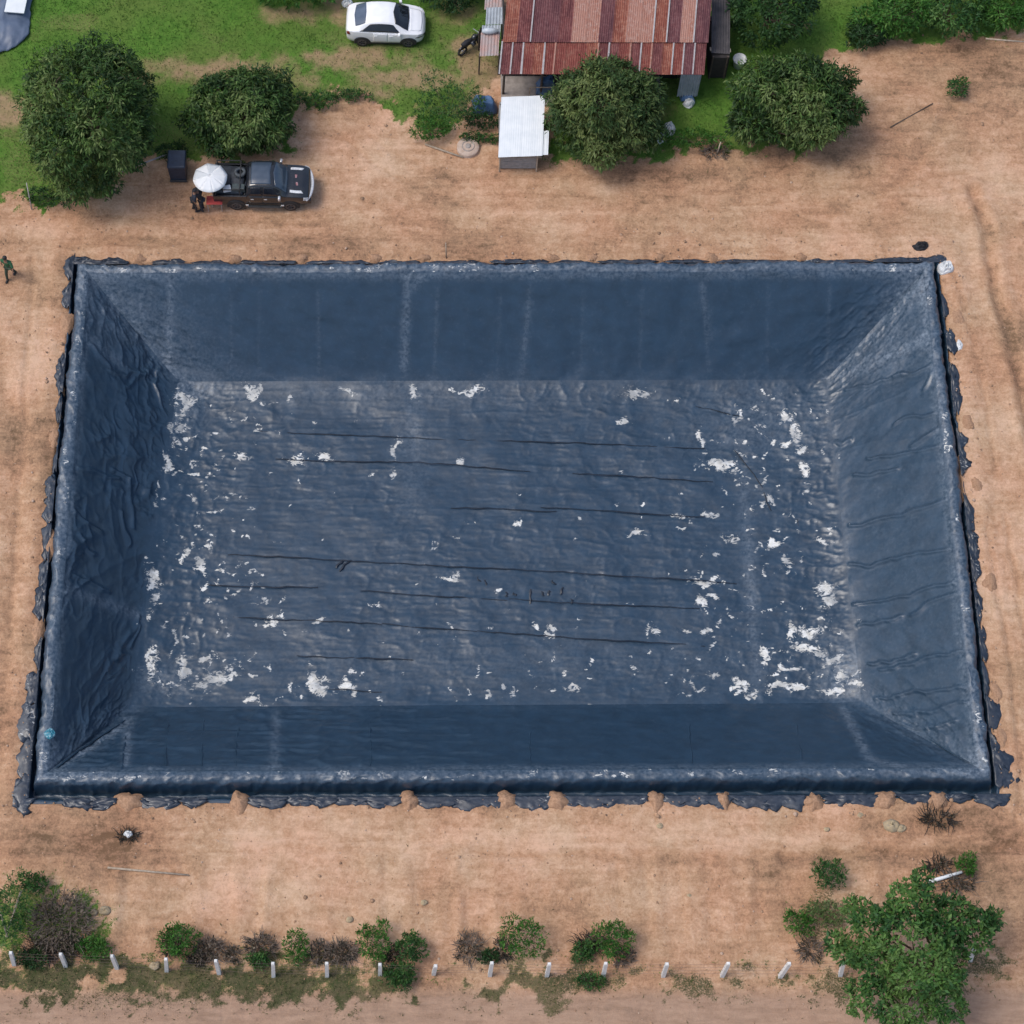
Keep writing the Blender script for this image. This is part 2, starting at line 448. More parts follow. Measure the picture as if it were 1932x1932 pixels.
# ------------------------------------------------------------------ the liner
def mat_liner(name="liner_sheet", base=(.0125, .0325, .0585)):
    m, t, b = newmat(name)
    n1 = noise(t, 1.3, 5, .6); n2 = noise(t, 7, 4, .6); n3 = noise(t, 3.2, 5, .65, None, .8)
    c = mixc(t, rng(t, n1, .3, .7), base, tuple(x * 1.45 for x in base))
    dust = math2(t, 'MULTIPLY', attr(t, "dust"), rng(t, math2(t, 'ADD', n2, math2(t, 'MULTIPLY', n3, .6)), .60, 1.25, 0, .8))
    dust = math2(t, 'ADD', dust, rng(t, math2(t, 'MULTIPLY', n2, n3), .30, .46, 0, .045))
    c = mixc(t, dust, c, (.30, .36, .43))
    sm = rng(t, math2(t, 'ADD', attr(t, "pale_patch"), math2(t, 'ADD', rng(t, noise(t, 1.0, 2.5, .6, mapping(t, (2.6, 4.2, 3), (0, 0, .35)), 2.6), .28, .72, -.46, .46), rng(t, n2, .3, .7, -.04, .04))), .52, .78, 0, .97)  # ragged whitish patches laid over the sheet colour
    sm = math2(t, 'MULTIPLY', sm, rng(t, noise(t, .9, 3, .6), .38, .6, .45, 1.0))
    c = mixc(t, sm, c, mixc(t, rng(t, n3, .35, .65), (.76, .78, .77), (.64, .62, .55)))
    t.links.new(c, b.inputs["Base Color"])
    t.links.new(rng(t, math2(t, 'ADD', sm, dust), 0, 1, .37, .8), b.inputs["Roughness"])
    b.inputs["Specular IOR Level"].default_value = .68
    bump(t, b, math2(t, 'ADD', n3, math2(t, 'MULTIPLY', n2, .3)), .13, .05)
    return m
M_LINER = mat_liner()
M_LINER_D = mat_liner("liner_fold_shade", (.006, .010, .018))  # same sheet, with the shadow of the folds put into a darker colour
M_FLAP = mat_liner("liner_flap", (.0095, .016, .028))

pond = thing("pond_liner", "huge dark blue black plastic liner covering the empty rectangular pond", "pond liner", (0, 0, 0))

PALE_PATCHES = [(287, 1100, 12, 18), (292, 1138, 13, 14), (283, 1166, 10, 8), (285, 1262, 11, 26), (348, 1262, 11, 20), (378, 1292, 18, 10), (412, 1273, 26, 12), (440, 1280, 12, 6), (594, 1292, 18, 20), (610, 1305, 10, 10), (470, 1325, 22, 7), (505, 1330, 16, 6), (350, 764, 22, 12), (340, 785, 10, 8),
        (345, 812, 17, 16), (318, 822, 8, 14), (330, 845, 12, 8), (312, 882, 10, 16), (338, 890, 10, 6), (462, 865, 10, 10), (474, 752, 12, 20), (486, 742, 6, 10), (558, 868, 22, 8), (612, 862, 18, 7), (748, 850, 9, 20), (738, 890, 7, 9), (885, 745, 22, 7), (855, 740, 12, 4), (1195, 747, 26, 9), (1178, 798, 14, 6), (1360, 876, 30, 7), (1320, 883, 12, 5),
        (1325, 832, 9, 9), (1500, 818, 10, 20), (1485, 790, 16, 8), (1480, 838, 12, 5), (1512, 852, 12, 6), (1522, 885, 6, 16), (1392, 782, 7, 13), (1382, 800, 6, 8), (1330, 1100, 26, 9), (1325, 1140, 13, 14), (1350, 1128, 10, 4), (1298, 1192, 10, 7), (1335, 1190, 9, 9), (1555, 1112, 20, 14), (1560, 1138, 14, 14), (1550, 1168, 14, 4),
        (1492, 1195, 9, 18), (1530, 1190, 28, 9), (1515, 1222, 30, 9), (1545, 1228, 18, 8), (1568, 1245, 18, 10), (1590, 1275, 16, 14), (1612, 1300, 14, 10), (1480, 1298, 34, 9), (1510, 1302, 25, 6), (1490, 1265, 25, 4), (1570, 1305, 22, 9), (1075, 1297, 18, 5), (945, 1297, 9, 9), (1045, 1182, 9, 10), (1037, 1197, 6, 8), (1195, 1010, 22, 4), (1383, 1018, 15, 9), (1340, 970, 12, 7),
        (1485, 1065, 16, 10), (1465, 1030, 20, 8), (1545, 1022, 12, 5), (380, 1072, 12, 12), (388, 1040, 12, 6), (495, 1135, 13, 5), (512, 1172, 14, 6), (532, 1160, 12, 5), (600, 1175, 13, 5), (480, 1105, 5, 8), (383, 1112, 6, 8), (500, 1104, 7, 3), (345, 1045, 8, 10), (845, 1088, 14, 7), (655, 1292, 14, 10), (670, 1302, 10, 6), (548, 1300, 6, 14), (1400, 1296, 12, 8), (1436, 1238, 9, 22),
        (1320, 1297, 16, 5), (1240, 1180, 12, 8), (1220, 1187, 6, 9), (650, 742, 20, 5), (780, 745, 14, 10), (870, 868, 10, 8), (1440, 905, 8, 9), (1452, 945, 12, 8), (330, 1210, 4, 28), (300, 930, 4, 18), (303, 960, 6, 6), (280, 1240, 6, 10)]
def pale_patch_field(x, y, z):  # mask of whitish patches: listed spots plus random small flecks
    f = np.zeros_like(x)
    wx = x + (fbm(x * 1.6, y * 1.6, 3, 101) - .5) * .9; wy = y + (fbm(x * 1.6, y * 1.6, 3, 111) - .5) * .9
    for cx, cy, rx, ry in PALE_PATCHES:
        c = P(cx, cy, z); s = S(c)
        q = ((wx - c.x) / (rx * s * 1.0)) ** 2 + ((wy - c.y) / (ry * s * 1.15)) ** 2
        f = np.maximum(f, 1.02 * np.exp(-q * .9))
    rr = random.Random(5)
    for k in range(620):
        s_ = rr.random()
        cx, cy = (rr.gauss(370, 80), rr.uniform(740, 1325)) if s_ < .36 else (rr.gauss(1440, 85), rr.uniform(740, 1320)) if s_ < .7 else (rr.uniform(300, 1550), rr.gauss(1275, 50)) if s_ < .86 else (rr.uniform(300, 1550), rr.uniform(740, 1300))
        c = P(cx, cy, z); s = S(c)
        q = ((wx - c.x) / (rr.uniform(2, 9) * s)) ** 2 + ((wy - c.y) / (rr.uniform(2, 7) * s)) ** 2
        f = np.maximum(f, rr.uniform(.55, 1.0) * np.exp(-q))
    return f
def bilin(a, b, c, d, nu, nv):
    """a-b along u at v=0, d-c at v=1"""
    u = np.linspace(0, 1, nu)[None, :, None]; v = np.linspace(0, 1, nv)[:, None, None]
    a, b, c, d = (np.array(p)[None, None, :] for p in (a, b, c, d))
    return (a * (1 - u) + b * u) * (1 - v) + (d * (1 - u) + c * u) * v
def seg_field(x, y, segs, w_):
    f = np.zeros_like(x)
    for a, b, s in segs:
        q = line_dist(x, y, [a, b]); f = np.maximum(f, s * np.exp(-(q / w_) ** 2))
    return f
def zone(x, y, z, L):
    f = np.zeros_like(x)
    for cx, cy, rx, ry, a in L:
        c = P(cx, cy, z); s = S(c)
        f = np.maximum(f, a * np.exp(-((x - c.x) / (rx * s)) ** 2 - ((y - c.y) / (ry * s * 1.1)) ** 2))
    return f
def edge_fade(nu, nv, m=5):
    u = np.minimum(np.arange(nu), np.arange(nu)[::-1])[None, :]; v = np.minimum(np.arange(nv), np.arange(nv)[::-1])[:, None]
    return np.clip(np.minimum(u, v) / m, 0, 1)

BACKS = [(322, 540, 318, 650), (262, 545, 266, 590), (435, 560, 438, 700), (490, 540, 488, 700), (600, 550, 602, 700), (825, 545, 820, 700), (945, 560, 938, 700), (1000, 540, 988, 660), (1100, 550, 1096, 700), (1212, 545, 1206, 700), (1325, 535, 1335, 690), (1450, 540, 1446, 690), (1565, 540, 1560, 690)]
FOLDS = {1: [(1590, 742, 1700, 712), (1690, 716, 1790, 682), (1565, 845, 1600, 838), (1690, 800, 1760, 782), (1640, 868, 1770, 840), (1720, 840, 1800, 790), (1610, 905, 1690, 885), (1600, 1000, 1800, 940), (1590, 1082, 1790, 1030), (1595, 1150, 1830, 1092), (1615, 1190, 1700, 1166), (1715, 1160, 1830, 1110),                                  (1640, 1255, 1720, 1235), (1660, 1262, 1840, 1225), (1650, 1322, 1850, 1288), (1690, 1350, 1840, 1322), (1700, 1372, 1800, 1364), (1790, 940, 1815, 985), (1745, 730, 1765, 690)],
         3: [(175, 650, 205, 690), (205, 700, 285, 705), (240, 725, 290, 690), (215, 880, 245, 900), (245, 900, 255, 990), (150, 880, 225, 900), (150, 1010, 175, 1040), (140, 1080, 200, 1105), (230, 960, 240, 1020), (265, 1150, 215, 1230), (240, 1215, 265, 1165), (130, 960, 190, 1000)]}
TRW = [1.0, .42, .30, .42]
START = [.66 + .46 * w_ for w_ in TRW]
def fillet(u, v):
    """how far the sheet bridges the foot of each slope (front, right, back, left)"""
    return np.maximum.reduce([.14 * np.exp(-v * 17 / 1.1), .42 * np.exp(-(1 - u) * 31 / 1.1), .34 * np.exp(-(1 - v) * 17 / 1.1), .48 * np.exp(-u * 31 / 1.1)])
def build_liner():
    # floor
    g = bilin(*FLO, 520, 300); x, y = g[..., 0], g[..., 1]
    fade = edge_fade(520, 300, 4)
    wr = (ridge(x * .9 + .6 * fbm(x, y, 2, 5), y * 1.5, 4, 7) - .35) * .055 * sstep(.35, .65, fbm(x * .22, y * .22, 3, 14))
    wr += (ridge(x * .32 + .5 * fbm(x * .4, y, 2, 8), y * 2.1, 3, 17) - .35) * .030
    wr += (ridge(x * 1.1 + fbm(x * .8, y * .8, 2, 28), y * 3.4, 2, 29) - .35) * .012
    wr += (fbm(x * 3.2, y * 5, 2, 27) - .5) * .016 + (fbm(x * .5, y * .5, 2, 37) - .5) * .15
    near = sstep(5.5, 1.0, np.minimum(np.abs(x - (FLO[0].x + FLO[3].x) / 2), np.abs(x - (FLO[1].x + FLO[2].x) / 2)))
    wr += near * (ridge(x * 1.3, y * 1.6, 3, 47) - .35) * .08
    su, sv = np.linspace(0, 1, 520)[None, :], np.linspace(0, 1, 300)[:, None]
    g[..., 2] += wr * fade + fillet(su + 0 * sv, sv + 0 * su)
    dust = .07 * fbm(x * .5, y * .5, 3, 57) + .12 * sstep(.58, .8, ridge(x * .8 + fbm(x, y, 2, 58), y * 2.6, 3, 59)) + zone(x, y, ZF, [(330, 780, 60, 50, .6), (1600, 1280, 60, 60, .7), (1440, 800, 130, 70, .35), (700, 745, 400, 30, .2), (360, 740, 60, 18, .9), (780, 800, 30, 160, .3), (1415, 1100, 12, 250, .5), (300, 1290, 70, 30, .4), (950, 1250, 600, 50, .12)])
    grid_mesh("floor_sheet", g, M_LINER, pond, dict(pale_patch=pale_patch_field(x, y, ZF), dust=dust))
    # four slopes : 0 front, 1 right, 2 back, 3 left
    sizes = [(520, 60), (440, 120), (520, 90), (440, 120)]
    for i in range(4):
        a, b = RIM[i], RIM[(i + 1) % 4]; c, d = FLO[(i + 1) % 4], FLO[i]
        nu, nv = sizes[i]
        g = bilin(a, b, c, d, nu, nv)
        n = (b - a).cross(d - a).normalized()
        U = np.linspace(0, 1, nu)[None, :] * (b - a).length + np.zeros((nv, 1)); V = np.linspace(0, 1, nv)[:, None] * (d - a).length + np.zeros((1, nu))
        u01 = np.linspace(0, 1, nu)[None, :] + np.zeros((nv, 1)); v01 = np.linspace(0, 1, nv)[:, None] + np.zeros((1, nu))
        fade = edge_fade(nu, nv, 4)
        if i == 3:      # left: deep crumples
            q = U + 1.2 * fbm(U * .5, V * .5, 2, 3)
            q2 = 1.6 * fbm(U * .45, V * .5, 3, 6)
            am = .35 + 1.1 * sstep(.35, .65, fbm(U * .25, V * .3, 2, 9))
            h = ((ridge(V * .55 + q2, U * .30 - q2 * .5, 2, 77) - .35) * .22 + (ridge(V * 1.2 + q2, U * .9 + q2, 2, 87) - .35) * .06 + (ridge(V * .25 + U * .5, U * .15 + q2, 2, 89) - .35) * .16) * am * .6 * sstep(1.0, .82, v01)
        elif i == 1:    # right: long taut folds running up the slope
            q = U - .28 * V + .5 * fbm(U * .3, V * .3, 2, 4)
            h = (ridge(q * .42, V * .09, 2, 97) ** 2 - .2) * .07 + (fbm(U * .9, V * .6, 3, 98) - .5) * .10
            h += (ridge(U * 1.3, V * .7 - U * .4, 3, 96) - .35) * .07 * sstep(.7, .93, u01)
        elif i == 2:    # back: smooth sheets hanging straight down
            h = (vn(U * .8, V * .12, 107) - .5) * .07 + (fbm(U * .7 + .4 * V, V * .7, 3, 108) - .5) * .09
        else:
            h = (ridge(U * .5 + V * .4, V * 1.6, 3, 117) - .35) * .10 * (.4 + sstep(.6, .2, u01)) + (fbm(U * .8, V * .9, 3, 118) - .5) * .06
        corner = np.maximum(sstep(.12, 0, u01), sstep(.88, 1, u01)) * sstep(1, .6, np.abs(v01 - .5) * 2)
        h = h + corner * (ridge(U * 1.8, V * 1.4, 3, 127 + i) - .35) * .10
        if i in (1, 3):
            for (a_, b_, c_, d_) in FOLDS[i]:
                ln = [Pplane(a_, b_, a, n), Pplane(c_, d_, a, n)]
                qd = line_dist(g[..., 0] + .3 * (fbm(U * .9, V * .9, 2, 71) - .5), g[..., 1] + .5 * (fbm(U * .7, V * .7, 2, 72) - .5), ln)
                h = h + .10 * np.exp(-(qd / .10) ** 2) - .04 * np.exp(-(qd / .4) ** 2)
        for k in range(3): g[..., k] += n[k] * h * fade
        o1 = np.ones_like(u01); fl = (fillet(u01, 0 * o1), fillet(o1, u01), fillet(1 - u01, o1), fillet(0 * o1, 1 - u01))[i]
        g[..., 2] += fl * np.exp(-(1 - v01) / .21)
        diag = np.maximum(np.exp(-(u01 * (b - a).length / .9) ** 2), np.exp(-((1 - u01) * (b - a).length / .9) ** 2))
        dust = .02 + .25 * diag + .5 * sstep(.10, 0, v01) + .16 * sstep(.86, 1, v01) * fbm(U, V, 2, 19)
        x, y = g[..., 0], g[..., 1]
        if i == 2:
            dust += seg_field(x, y, [(P(770, 520, 0), P(762, 690, -3), .6), (P(322, 540, 0), P(316, 700, -3), .45), (P(800, 520, .2), P(775, 560, -1), .5), (P(1000, 560, 0), P(985, 700, -3), .2), (P(1325, 540, 0), P(1335, 650, -3), .2)], .22)
            dust += seg_field(x, y, [(Pplane(a_, b_, a, n), Pplane(c_, d_, a, n), .10 + .02 * (a_ % 7)) for (a_, b_, c_, d_) in BACKS], .09)
            h_ = 0
            dust += zone(x, y, -1, [(1735, 560, 70, 60, .5)]) + .28 * np.exp(-((1 - u01) * 30 / 2.6) ** 2) * 1.6
        if i == 1:
            dust += seg_field(x, y, [(P(1600, 690, -2), P(1790, 640, .3), .45), (P(1640, 1395, -1), P(1850, 1450, .4), .6)], .35) + zone(x, y, -.5, [(1760, 650, 40, 14, .9), (1740, 560, 50, 50, .6), (1690, 640, 60, 60, .35)]) + .08
        if i == 3:
            dust += seg_field(x, y, [(P(90, 1115, .3), P(255, 1155, -3), .5), (P(160, 640, 0), P(230, 700, -2), .35)], .3) + zone(x, y, -.5, [(90, 1440, 40, 40, .7), (200, 600, 50, 60, .35)])
        if i == 0:
            dust += seg_field(x, y, [(P(242, 1360, -3), P(238, 1440, 0), .7), (P(520, 1340, -3), P(518, 1450, .2), .5), (P(1595, 1335, -3), P(1640, 1430, 0), .7), (P(1640, 1430, 0), P(1700, 1450, .3), .5), (P(120, 1440, 0), P(245, 1360, -2.5), .8)], .22)
        grid_mesh("slope_sheet", g, M_LINER, pond, dict(pale_patch=.85 * pale_patch_field(x, y, ZF) * (g[..., 2] < -3.2) if i in (1, 3) else np.zeros_like(x), dust=np.clip(dust, 0, 1)))
    # crest: rounded bund, drop into the anchor trench, out again
    prof = [(0, ZR), (.08, ZR + .07), (.2, ZR + .12), (.36, ZR + .13), (.5, ZR + .08), (.60, ZR - .05), (.66, ZR - .25), (.70, ZR - .55), (.74, -.42), (.80, -.55), (.95, -.56), (1.06, -.45), (1.12, -.2), (1.17, 0), (1.25, .03), (1.38, .025)]
    pu = np.array([p[0] for p in prof]); pz = np.array([p[1] for p in prof])
    tt = np.linspace(0, len(prof) - 1, 44); fu = np.interp(tt, np.arange(len(prof)), pu); fz = np.interp(tt, np.arange(len(prof)), pz)
    nout = []
    for i in range(4):
        e = (RIM[(i + 1) % 4] - RIM[i]).normalized(); nout.append(Vector((e.y, -e.x, 0)))
    for i in range(4):
        a, b = RIM[i], RIM[(i + 1) % 4]; L = (b - a).length; nu = int(L / .085)
        na, nb_ = nout[(i - 1) % 4], nout[(i + 1) % 4]; n = nout[i]
        wp, wn, wo = TRW[(i - 1) % 4], TRW[(i + 1) % 4], TRW[i]
        sc = lambda u_, w_: np.where(u_ < .66, u_, .66 + (u_ - .66) * w_)
        def mit(m_, um):
            M = np.linalg.inv(np.array([[m_.x, m_.y], [n.x, n.y]])); r_ = M @ np.stack([um, sc(fu, wo)])
            return np.concatenate([r_.T, np.zeros((len(fu), 1))], 1)[:, None, :]
        s = np.linspace(0, 1, nu)[None, :, None]; u = fu[:, None, None]
        A = np.array(a)[None, None, :] + mit(na, sc(fu, wp)); B = np.array(b)[None, None, :] + mit(nb_, sc(fu, wn))
        g = A * (1 - s) + B * s
        U = s[..., 0] * L + np.zeros((44, 1)); W = fu[:, None] + np.zeros((1, nu))
        g[..., 2] = fz[:, None]
        f = np.clip(np.minimum(np.arange(nu), np.arange(nu)[::-1]) / 5, 0, 1)[None, :] * np.clip(np.arange(44) / 4, 0, 1)[:, None]
        if i == 0: wob = .12 * (fbm(U * .25, U * 0, 2, 131) - .5)
        else: wob = .16 * (fbm(U * .3, U * 0, 2, 131 + i) - .5)
        h = (ridge(U * 1.4, W * 2.2 + U * .3, 3, 137 + i) - .35) * .09 + (fbm(U * 2.5, W * 3, 3, 147 + i) - .5) * .07
        g[..., 2] += (h + wob) * f * sstep(1.2, .5, W)
        for k in range(2): g[..., k] += n[k] * (h * 1.2 + wob * 1.3) * f
        dust = sstep(.72, .3, W) * sstep(-.1, .1, W) * (.35 + .5 * fbm(U * .4, W, 3, 157 + i)) * (.75 if i == 0 else 1.0)
        cs = np.maximum(sstep(.10, 0, s[..., 0] + 0 * W), sstep(.92, 1, s[..., 0] + 0 * W)); dust = dust * (1 + 1.2 * cs)
        pale_patch = .9 * sstep(.62, .75, fbm(U * 1.6, W * 2.5, 3, 167 + i)) * sstep(.6, .4, W) * (W > .05)
        grid_mesh("crest_sheet", g, M_LINER, pond, dict(pale_patch=pale_patch * .6, dust=np.clip(dust, 0, 1)))
    return nout
NOUT = build_liner()

def surf_floor(dx, dy): return P(dx, dy, ZF)
def surf_slope(i):
    a, b, d = RIM[i], RIM[(i + 1) % 4], FLO[i]
    n = (b - a).cross(d - a).normalized()
    if n.z < 0: n = -n
    return lambda dx, dy: Pplane(dx, dy, a, n), n
def fold(p, q, n, hgt=.09, wid=.1, name="weld_seam", mat=None, wob=.12, seg=1.0, seed=0):
    """a folded-over lap of the sheet standing up from the surface"""
    p, q = Vector(p), Vector(q); L = (q - p).length; k = max(4, int(L / .35))
    t = (q - p).normalized(); sd_ = t.cross(n).normalized()
    if sd_.y > 0: sd_ = -sd_
    rr = random.Random(seed + int(abs(p.x) * 100))
    ph = rr.uniform(0, 9)
    vs = []; fs = []
    for i in range(k + 1):
        s = i / k
        c = p + (q - p) * s + sd_ * (math.sin(s * 7 + ph) * wob + rr.uniform(-.03, .03))
        e = min(1, 4 * s, 4 * (1 - s)); e = .1 + .9 * e * (.55 + .45 * math.sin(s * 11 + ph * 3))
        hh = hgt * e * rr.uniform(.65, 1.15)
        for a_, b_ in ((-.9, -.02), (-.35, .55), (.35, 1.0), (.85, .85), (.55, .35), (.45, -.02)):
            vs.append(c + sd_ * (a_ * wid * (.5 + .5 * e)) + n * (b_ * hh))
    m = 6
    for i in range(k):
        for j in range(m - 1):
            fs.append((i * m + j, i * m + j + 1, (i + 1) * m + j + 1, (i + 1) * m + j))
    return MB().add(vs, fs).build(name, mat or M_LINER_D, pond, True)
UP = Vector((0, 0, 1))
for k, (a, b, c, d) in enumerate([(490, 815, 760, 826), (760, 826, 1330, 846), (520, 868, 800, 874), (800, 874, 1000, 890), (1080, 893, 1345, 910), (850, 958, 1050, 966), (1020, 958, 1330, 976), (430, 1046, 720, 1062), (720, 1062, 1090, 1082), (1090, 1082, 1390, 1101),
                                  (372, 1104, 600, 1110), (680, 1116, 960, 1134), (960, 1132, 1320, 1150), (440, 1165, 720, 1178), (720, 1178, 900, 1192), (900, 1192, 1330, 1220), (560, 1238, 780, 1246), (1385, 850, 1440, 920), (1440, 930, 1455, 965), (600, 1300, 720, 1306), (1270, 760, 1420, 790), (1500, 960, 1512, 1010)]):
    fold(P(a, b, ZF) + UP * .05, P(c, d, ZF) + UP * .05, UP, .05, .042, wob=.02, seed=k)
f0, n0_ = surf_slope(0)
for k, (a, b, c, d) in enumerate([(318, 1342, 312, 1445), (384, 1345, 380, 1445), (450, 1345, 446, 1445), (238, 1360, 232, 1448), (700, 1345, 699, 1445), (1000, 1345, 1000, 1445), (1300, 1340, 1304, 1440), (1500, 1345, 1512, 1440)]):
    fold(f0(a, b) + n0_ * .015, f0(c, d) + n0_ * .015, n0_, .04, .05, wob=.03, seed=80 + k, mat=M_LINER)
# the raised hips of sheet along the four corners
for i, (a, b) in enumerate([((105, 1450), (250, 1350)), ((1640, 1335), (1830, 1440))]):
    fold(f0(*a) + n0_ * .05, f0(*b) + n0_ * .05, n0_, .10, .10, wob=.05, seed=120 + i, mat=M_LINER)

for k, (a, b, c, d) in enumerate([(1000, 1112, 1000, 1140), (955, 1117, 957, 1127), (968, 1119, 974, 1125), (1022, 1116, 1026, 1125), (1036, 1114, 1034, 1124), (1062, 1108, 1057, 1122), (916, 1094, 920, 1110), (1040, 1096, 1048, 1104), (900, 1090, 908, 1098), (640, 1078, 662, 1056), (634, 1072, 646, 1058), (1078, 1130, 1079, 1140)]):
    fold(P(a, b, ZF) + UP * .04, P(c, d, ZF) + UP * .04, UP, .05, .07, 'crease', wob=.03, seed=200 + k)
# loose edge flaps lying outside the trench
def flap(side, t0, t1, w0, w1, crumple=.10, mat=None, seed=0):
    start = START[side]
    a, b = RIM[side], RIM[(side + 1) % 4]; n = NOUT[side]; L = (b - a).length
    len_ = abs(t1 - t0) * L; nu = max(5, int(len_ / .11)); nv = 12
    s = np.linspace(t0, t1, nu)[None, :]; v = np.linspace(0, 1, nv)[:, None]
    e = np.array(b - a)
    U = s * L + 0 * v + seed * 13
    wd = (w0 + (w1 - w0) * np.linspace(0, 1, nu))[None, :] * (.35 + 1.2 * fbm(U * 2.2, U * 0 + seed, 4, 201, .65)) * (.55 + .45 * np.clip(np.minimum(np.arange(nu), np.arange(nu)[::-1]) / 3, 0, 1))[None, :]
    u = start + v * wd
    g = np.zeros((nv, nu, 3))
    for k in range(3):
        g[..., k] = a[k] + e[k] * (s + (fbm(U * 1.2, v * 4, 2, 203) - .5) * .3 / L * 2) + n[k] * u
    g[..., 2] = .07 + crumple * .62 * (ridge(U * 2.6 + u, u * 3.1 + seed, 3, 205) * 1.3 + fbm(U * 3, u * 3, 2, 206) * .6 - .35) + .10 * np.exp(-((u - start - .5) / .5) ** 2) * .5
    g[..., 2] *= (1 - .55 * v ** 3)
    dust = .28 * fbm(U * 1.3, u * 1.3, 3, 207)
    o = grid_mesh("edge_flap", g, mat or M_FLAP, pond, dict(pale_patch=.42 * sstep(.62, .8, fbm(U * 1.1, u * 2, 3, 208)), dust=dust), flip=(side % 2 == 99))
    so = o.modifiers.new("thickness", 'SOLIDIFY'); so.thickness = .02; so.offset = -1
    return o
def tx(side, dx, dy):
    p = P(dx, dy, 0); a, b = RIM[side], RIM[(side + 1) % 4]
    e = b - a; return ((p.x - a.x) * e.x + (p.y - a.y) * e.y) / (e.x ** 2 + e.y ** 2)
PXM = 1 / 39.0
k = 0
for x0, x1, w_, cr in [(40, 62, 40, .15), (118, 220, 20, .25), (262, 345, 22, .12), (340, 392, 20, .22), (470, 540, 18, .12), (545, 640, 18, .22), (632, 700, 16, .10), (690, 765, 20, .10), (785, 945, 22, .06), (960, 1040, 24, .06), (1062, 1225, 22, .07), (1250, 1380, 24, .08), (1370, 1520, 24, .08), (1550, 1660, 22, .12), (1690, 1760, 20, .16), (1780, 1830, 16, .2), (1840, 1905, 26, .15)]:
    flap(0, tx(0, x0, 1500), tx(0, x1, 1500), w_ * PXM * 1.0, w_ * PXM * 1.0, cr, seed=k); k += 1
for y0, y1, w0, w1, cr in [(560, 600, 10, 14, .1), (625, 668, 18, 22, .15), (692, 780, 16, 20, .2), (815, 895, 16, 20, .14), (935, 1010, 14, 16, .15), (1000, 1095, 16, 14, .15), (1105, 1180, 12, 12, .12), (1190, 1245, 16, 14, .15), (1255, 1310, 10, 10, .1), (1318, 1375, 26, 24, .08), (1385, 1420, 14, 14, .2), (1415, 1485, 34, 36, .14)]:
    flap(1, tx(1, 1850, y0), tx(1, 1850, y1), w0 * PXM * 1.1, w1 * PXM * 1.1, cr, seed=k); k += 1
for x0, x1, w_, cr in [(128, 240, 16, .10), (290, 350, 13, .12), (362, 430, 10, .10), (452, 560, 9, .08), (580, 700, 8, .08), (715, 790, 9, .1), (815, 900, 8, .08), (925, 1030, 9, .08), (1050, 1110, 8, .1), (1130, 1235, 8, .06), (1255, 1330, 8, .08), (1350, 1500, 8, .06), (1520, 1640, 8, .08), (1650, 1745, 11, .1), (1735, 1785, 16, .14)]:
    flap(2, tx(2, x0, 490), tx(2, x1, 490), w_ * PXM, w_ * PXM, cr, seed=k, mat=M_FLAP); k += 1
for y0, y1, w0, w1, cr in [(482, 530, 22, 18, .12), (535, 580, 14, 16, .22), (668, 745, 14, 18, .22), (755, 800, 12, 12, .12), (850, 890, 8, 10, .1), (898, 985, 24, 20, .08), (990, 1060, 16, 14, .1), (1058, 1112, 20, 20, .16), (1100, 1170, 18, 20, .22), (1210, 1265, 12, 14, .14), (1268, 1330, 26, 30, .08), (1325, 1400, 34, 30, .08), (1395, 1470, 28, 32, .07), (1465, 1525, 40, 40, .07)]:
    flap(3, tx(3, 100, y0), tx(3, 60, y1), w0 * PXM, w1 * PXM, cr, seed=k); k += 1
# ------------------------------------------------------------------ foliage
def mat_leaf(name, rough=.55, trans=.18):
    m, t, b = newmat(name)
    at = nd(t, "ShaderNodeAttribute", attribute_name="leaf")
    n = noise(t, 3, 3)
    c = mixc(t, rng(t, n, .3, .7, 0, .35), at.outputs["Color"], (.02, .05, .012))
    t.links.new(c, b.inputs["Base Color"])
    b.inputs["Roughness"].default_value = rough
    b.inputs["Specular IOR Level"].default_value = .22
    tr = nd(t, "ShaderNodeBsdfTranslucent"); t.links.new(at.outputs["Color"], tr.inputs["Color"])
    mx = nd(t, "ShaderNodeMixShader"); mx.inputs[0].default_value = trans
    t.links.new(b.outputs[0], mx.inputs[1]); t.links.new(tr.outputs[0], mx.inputs[2])
    t.links.new(mx.outputs[0], t.nodes["Material Output"].inputs["Surface"])
    return m
M_LEAF = mat_leaf("leaf")
M_GRASS = mat_leaf("grass_blade", .7, .1)
M_BARK = simple("bark", (.13, .095, .065), (.07, .05, .035), 12, .9, bm=.4)
M_TWIG = simple("dead_twig", (.21, .17, .14), (.09, .07, .055), 9, .9)
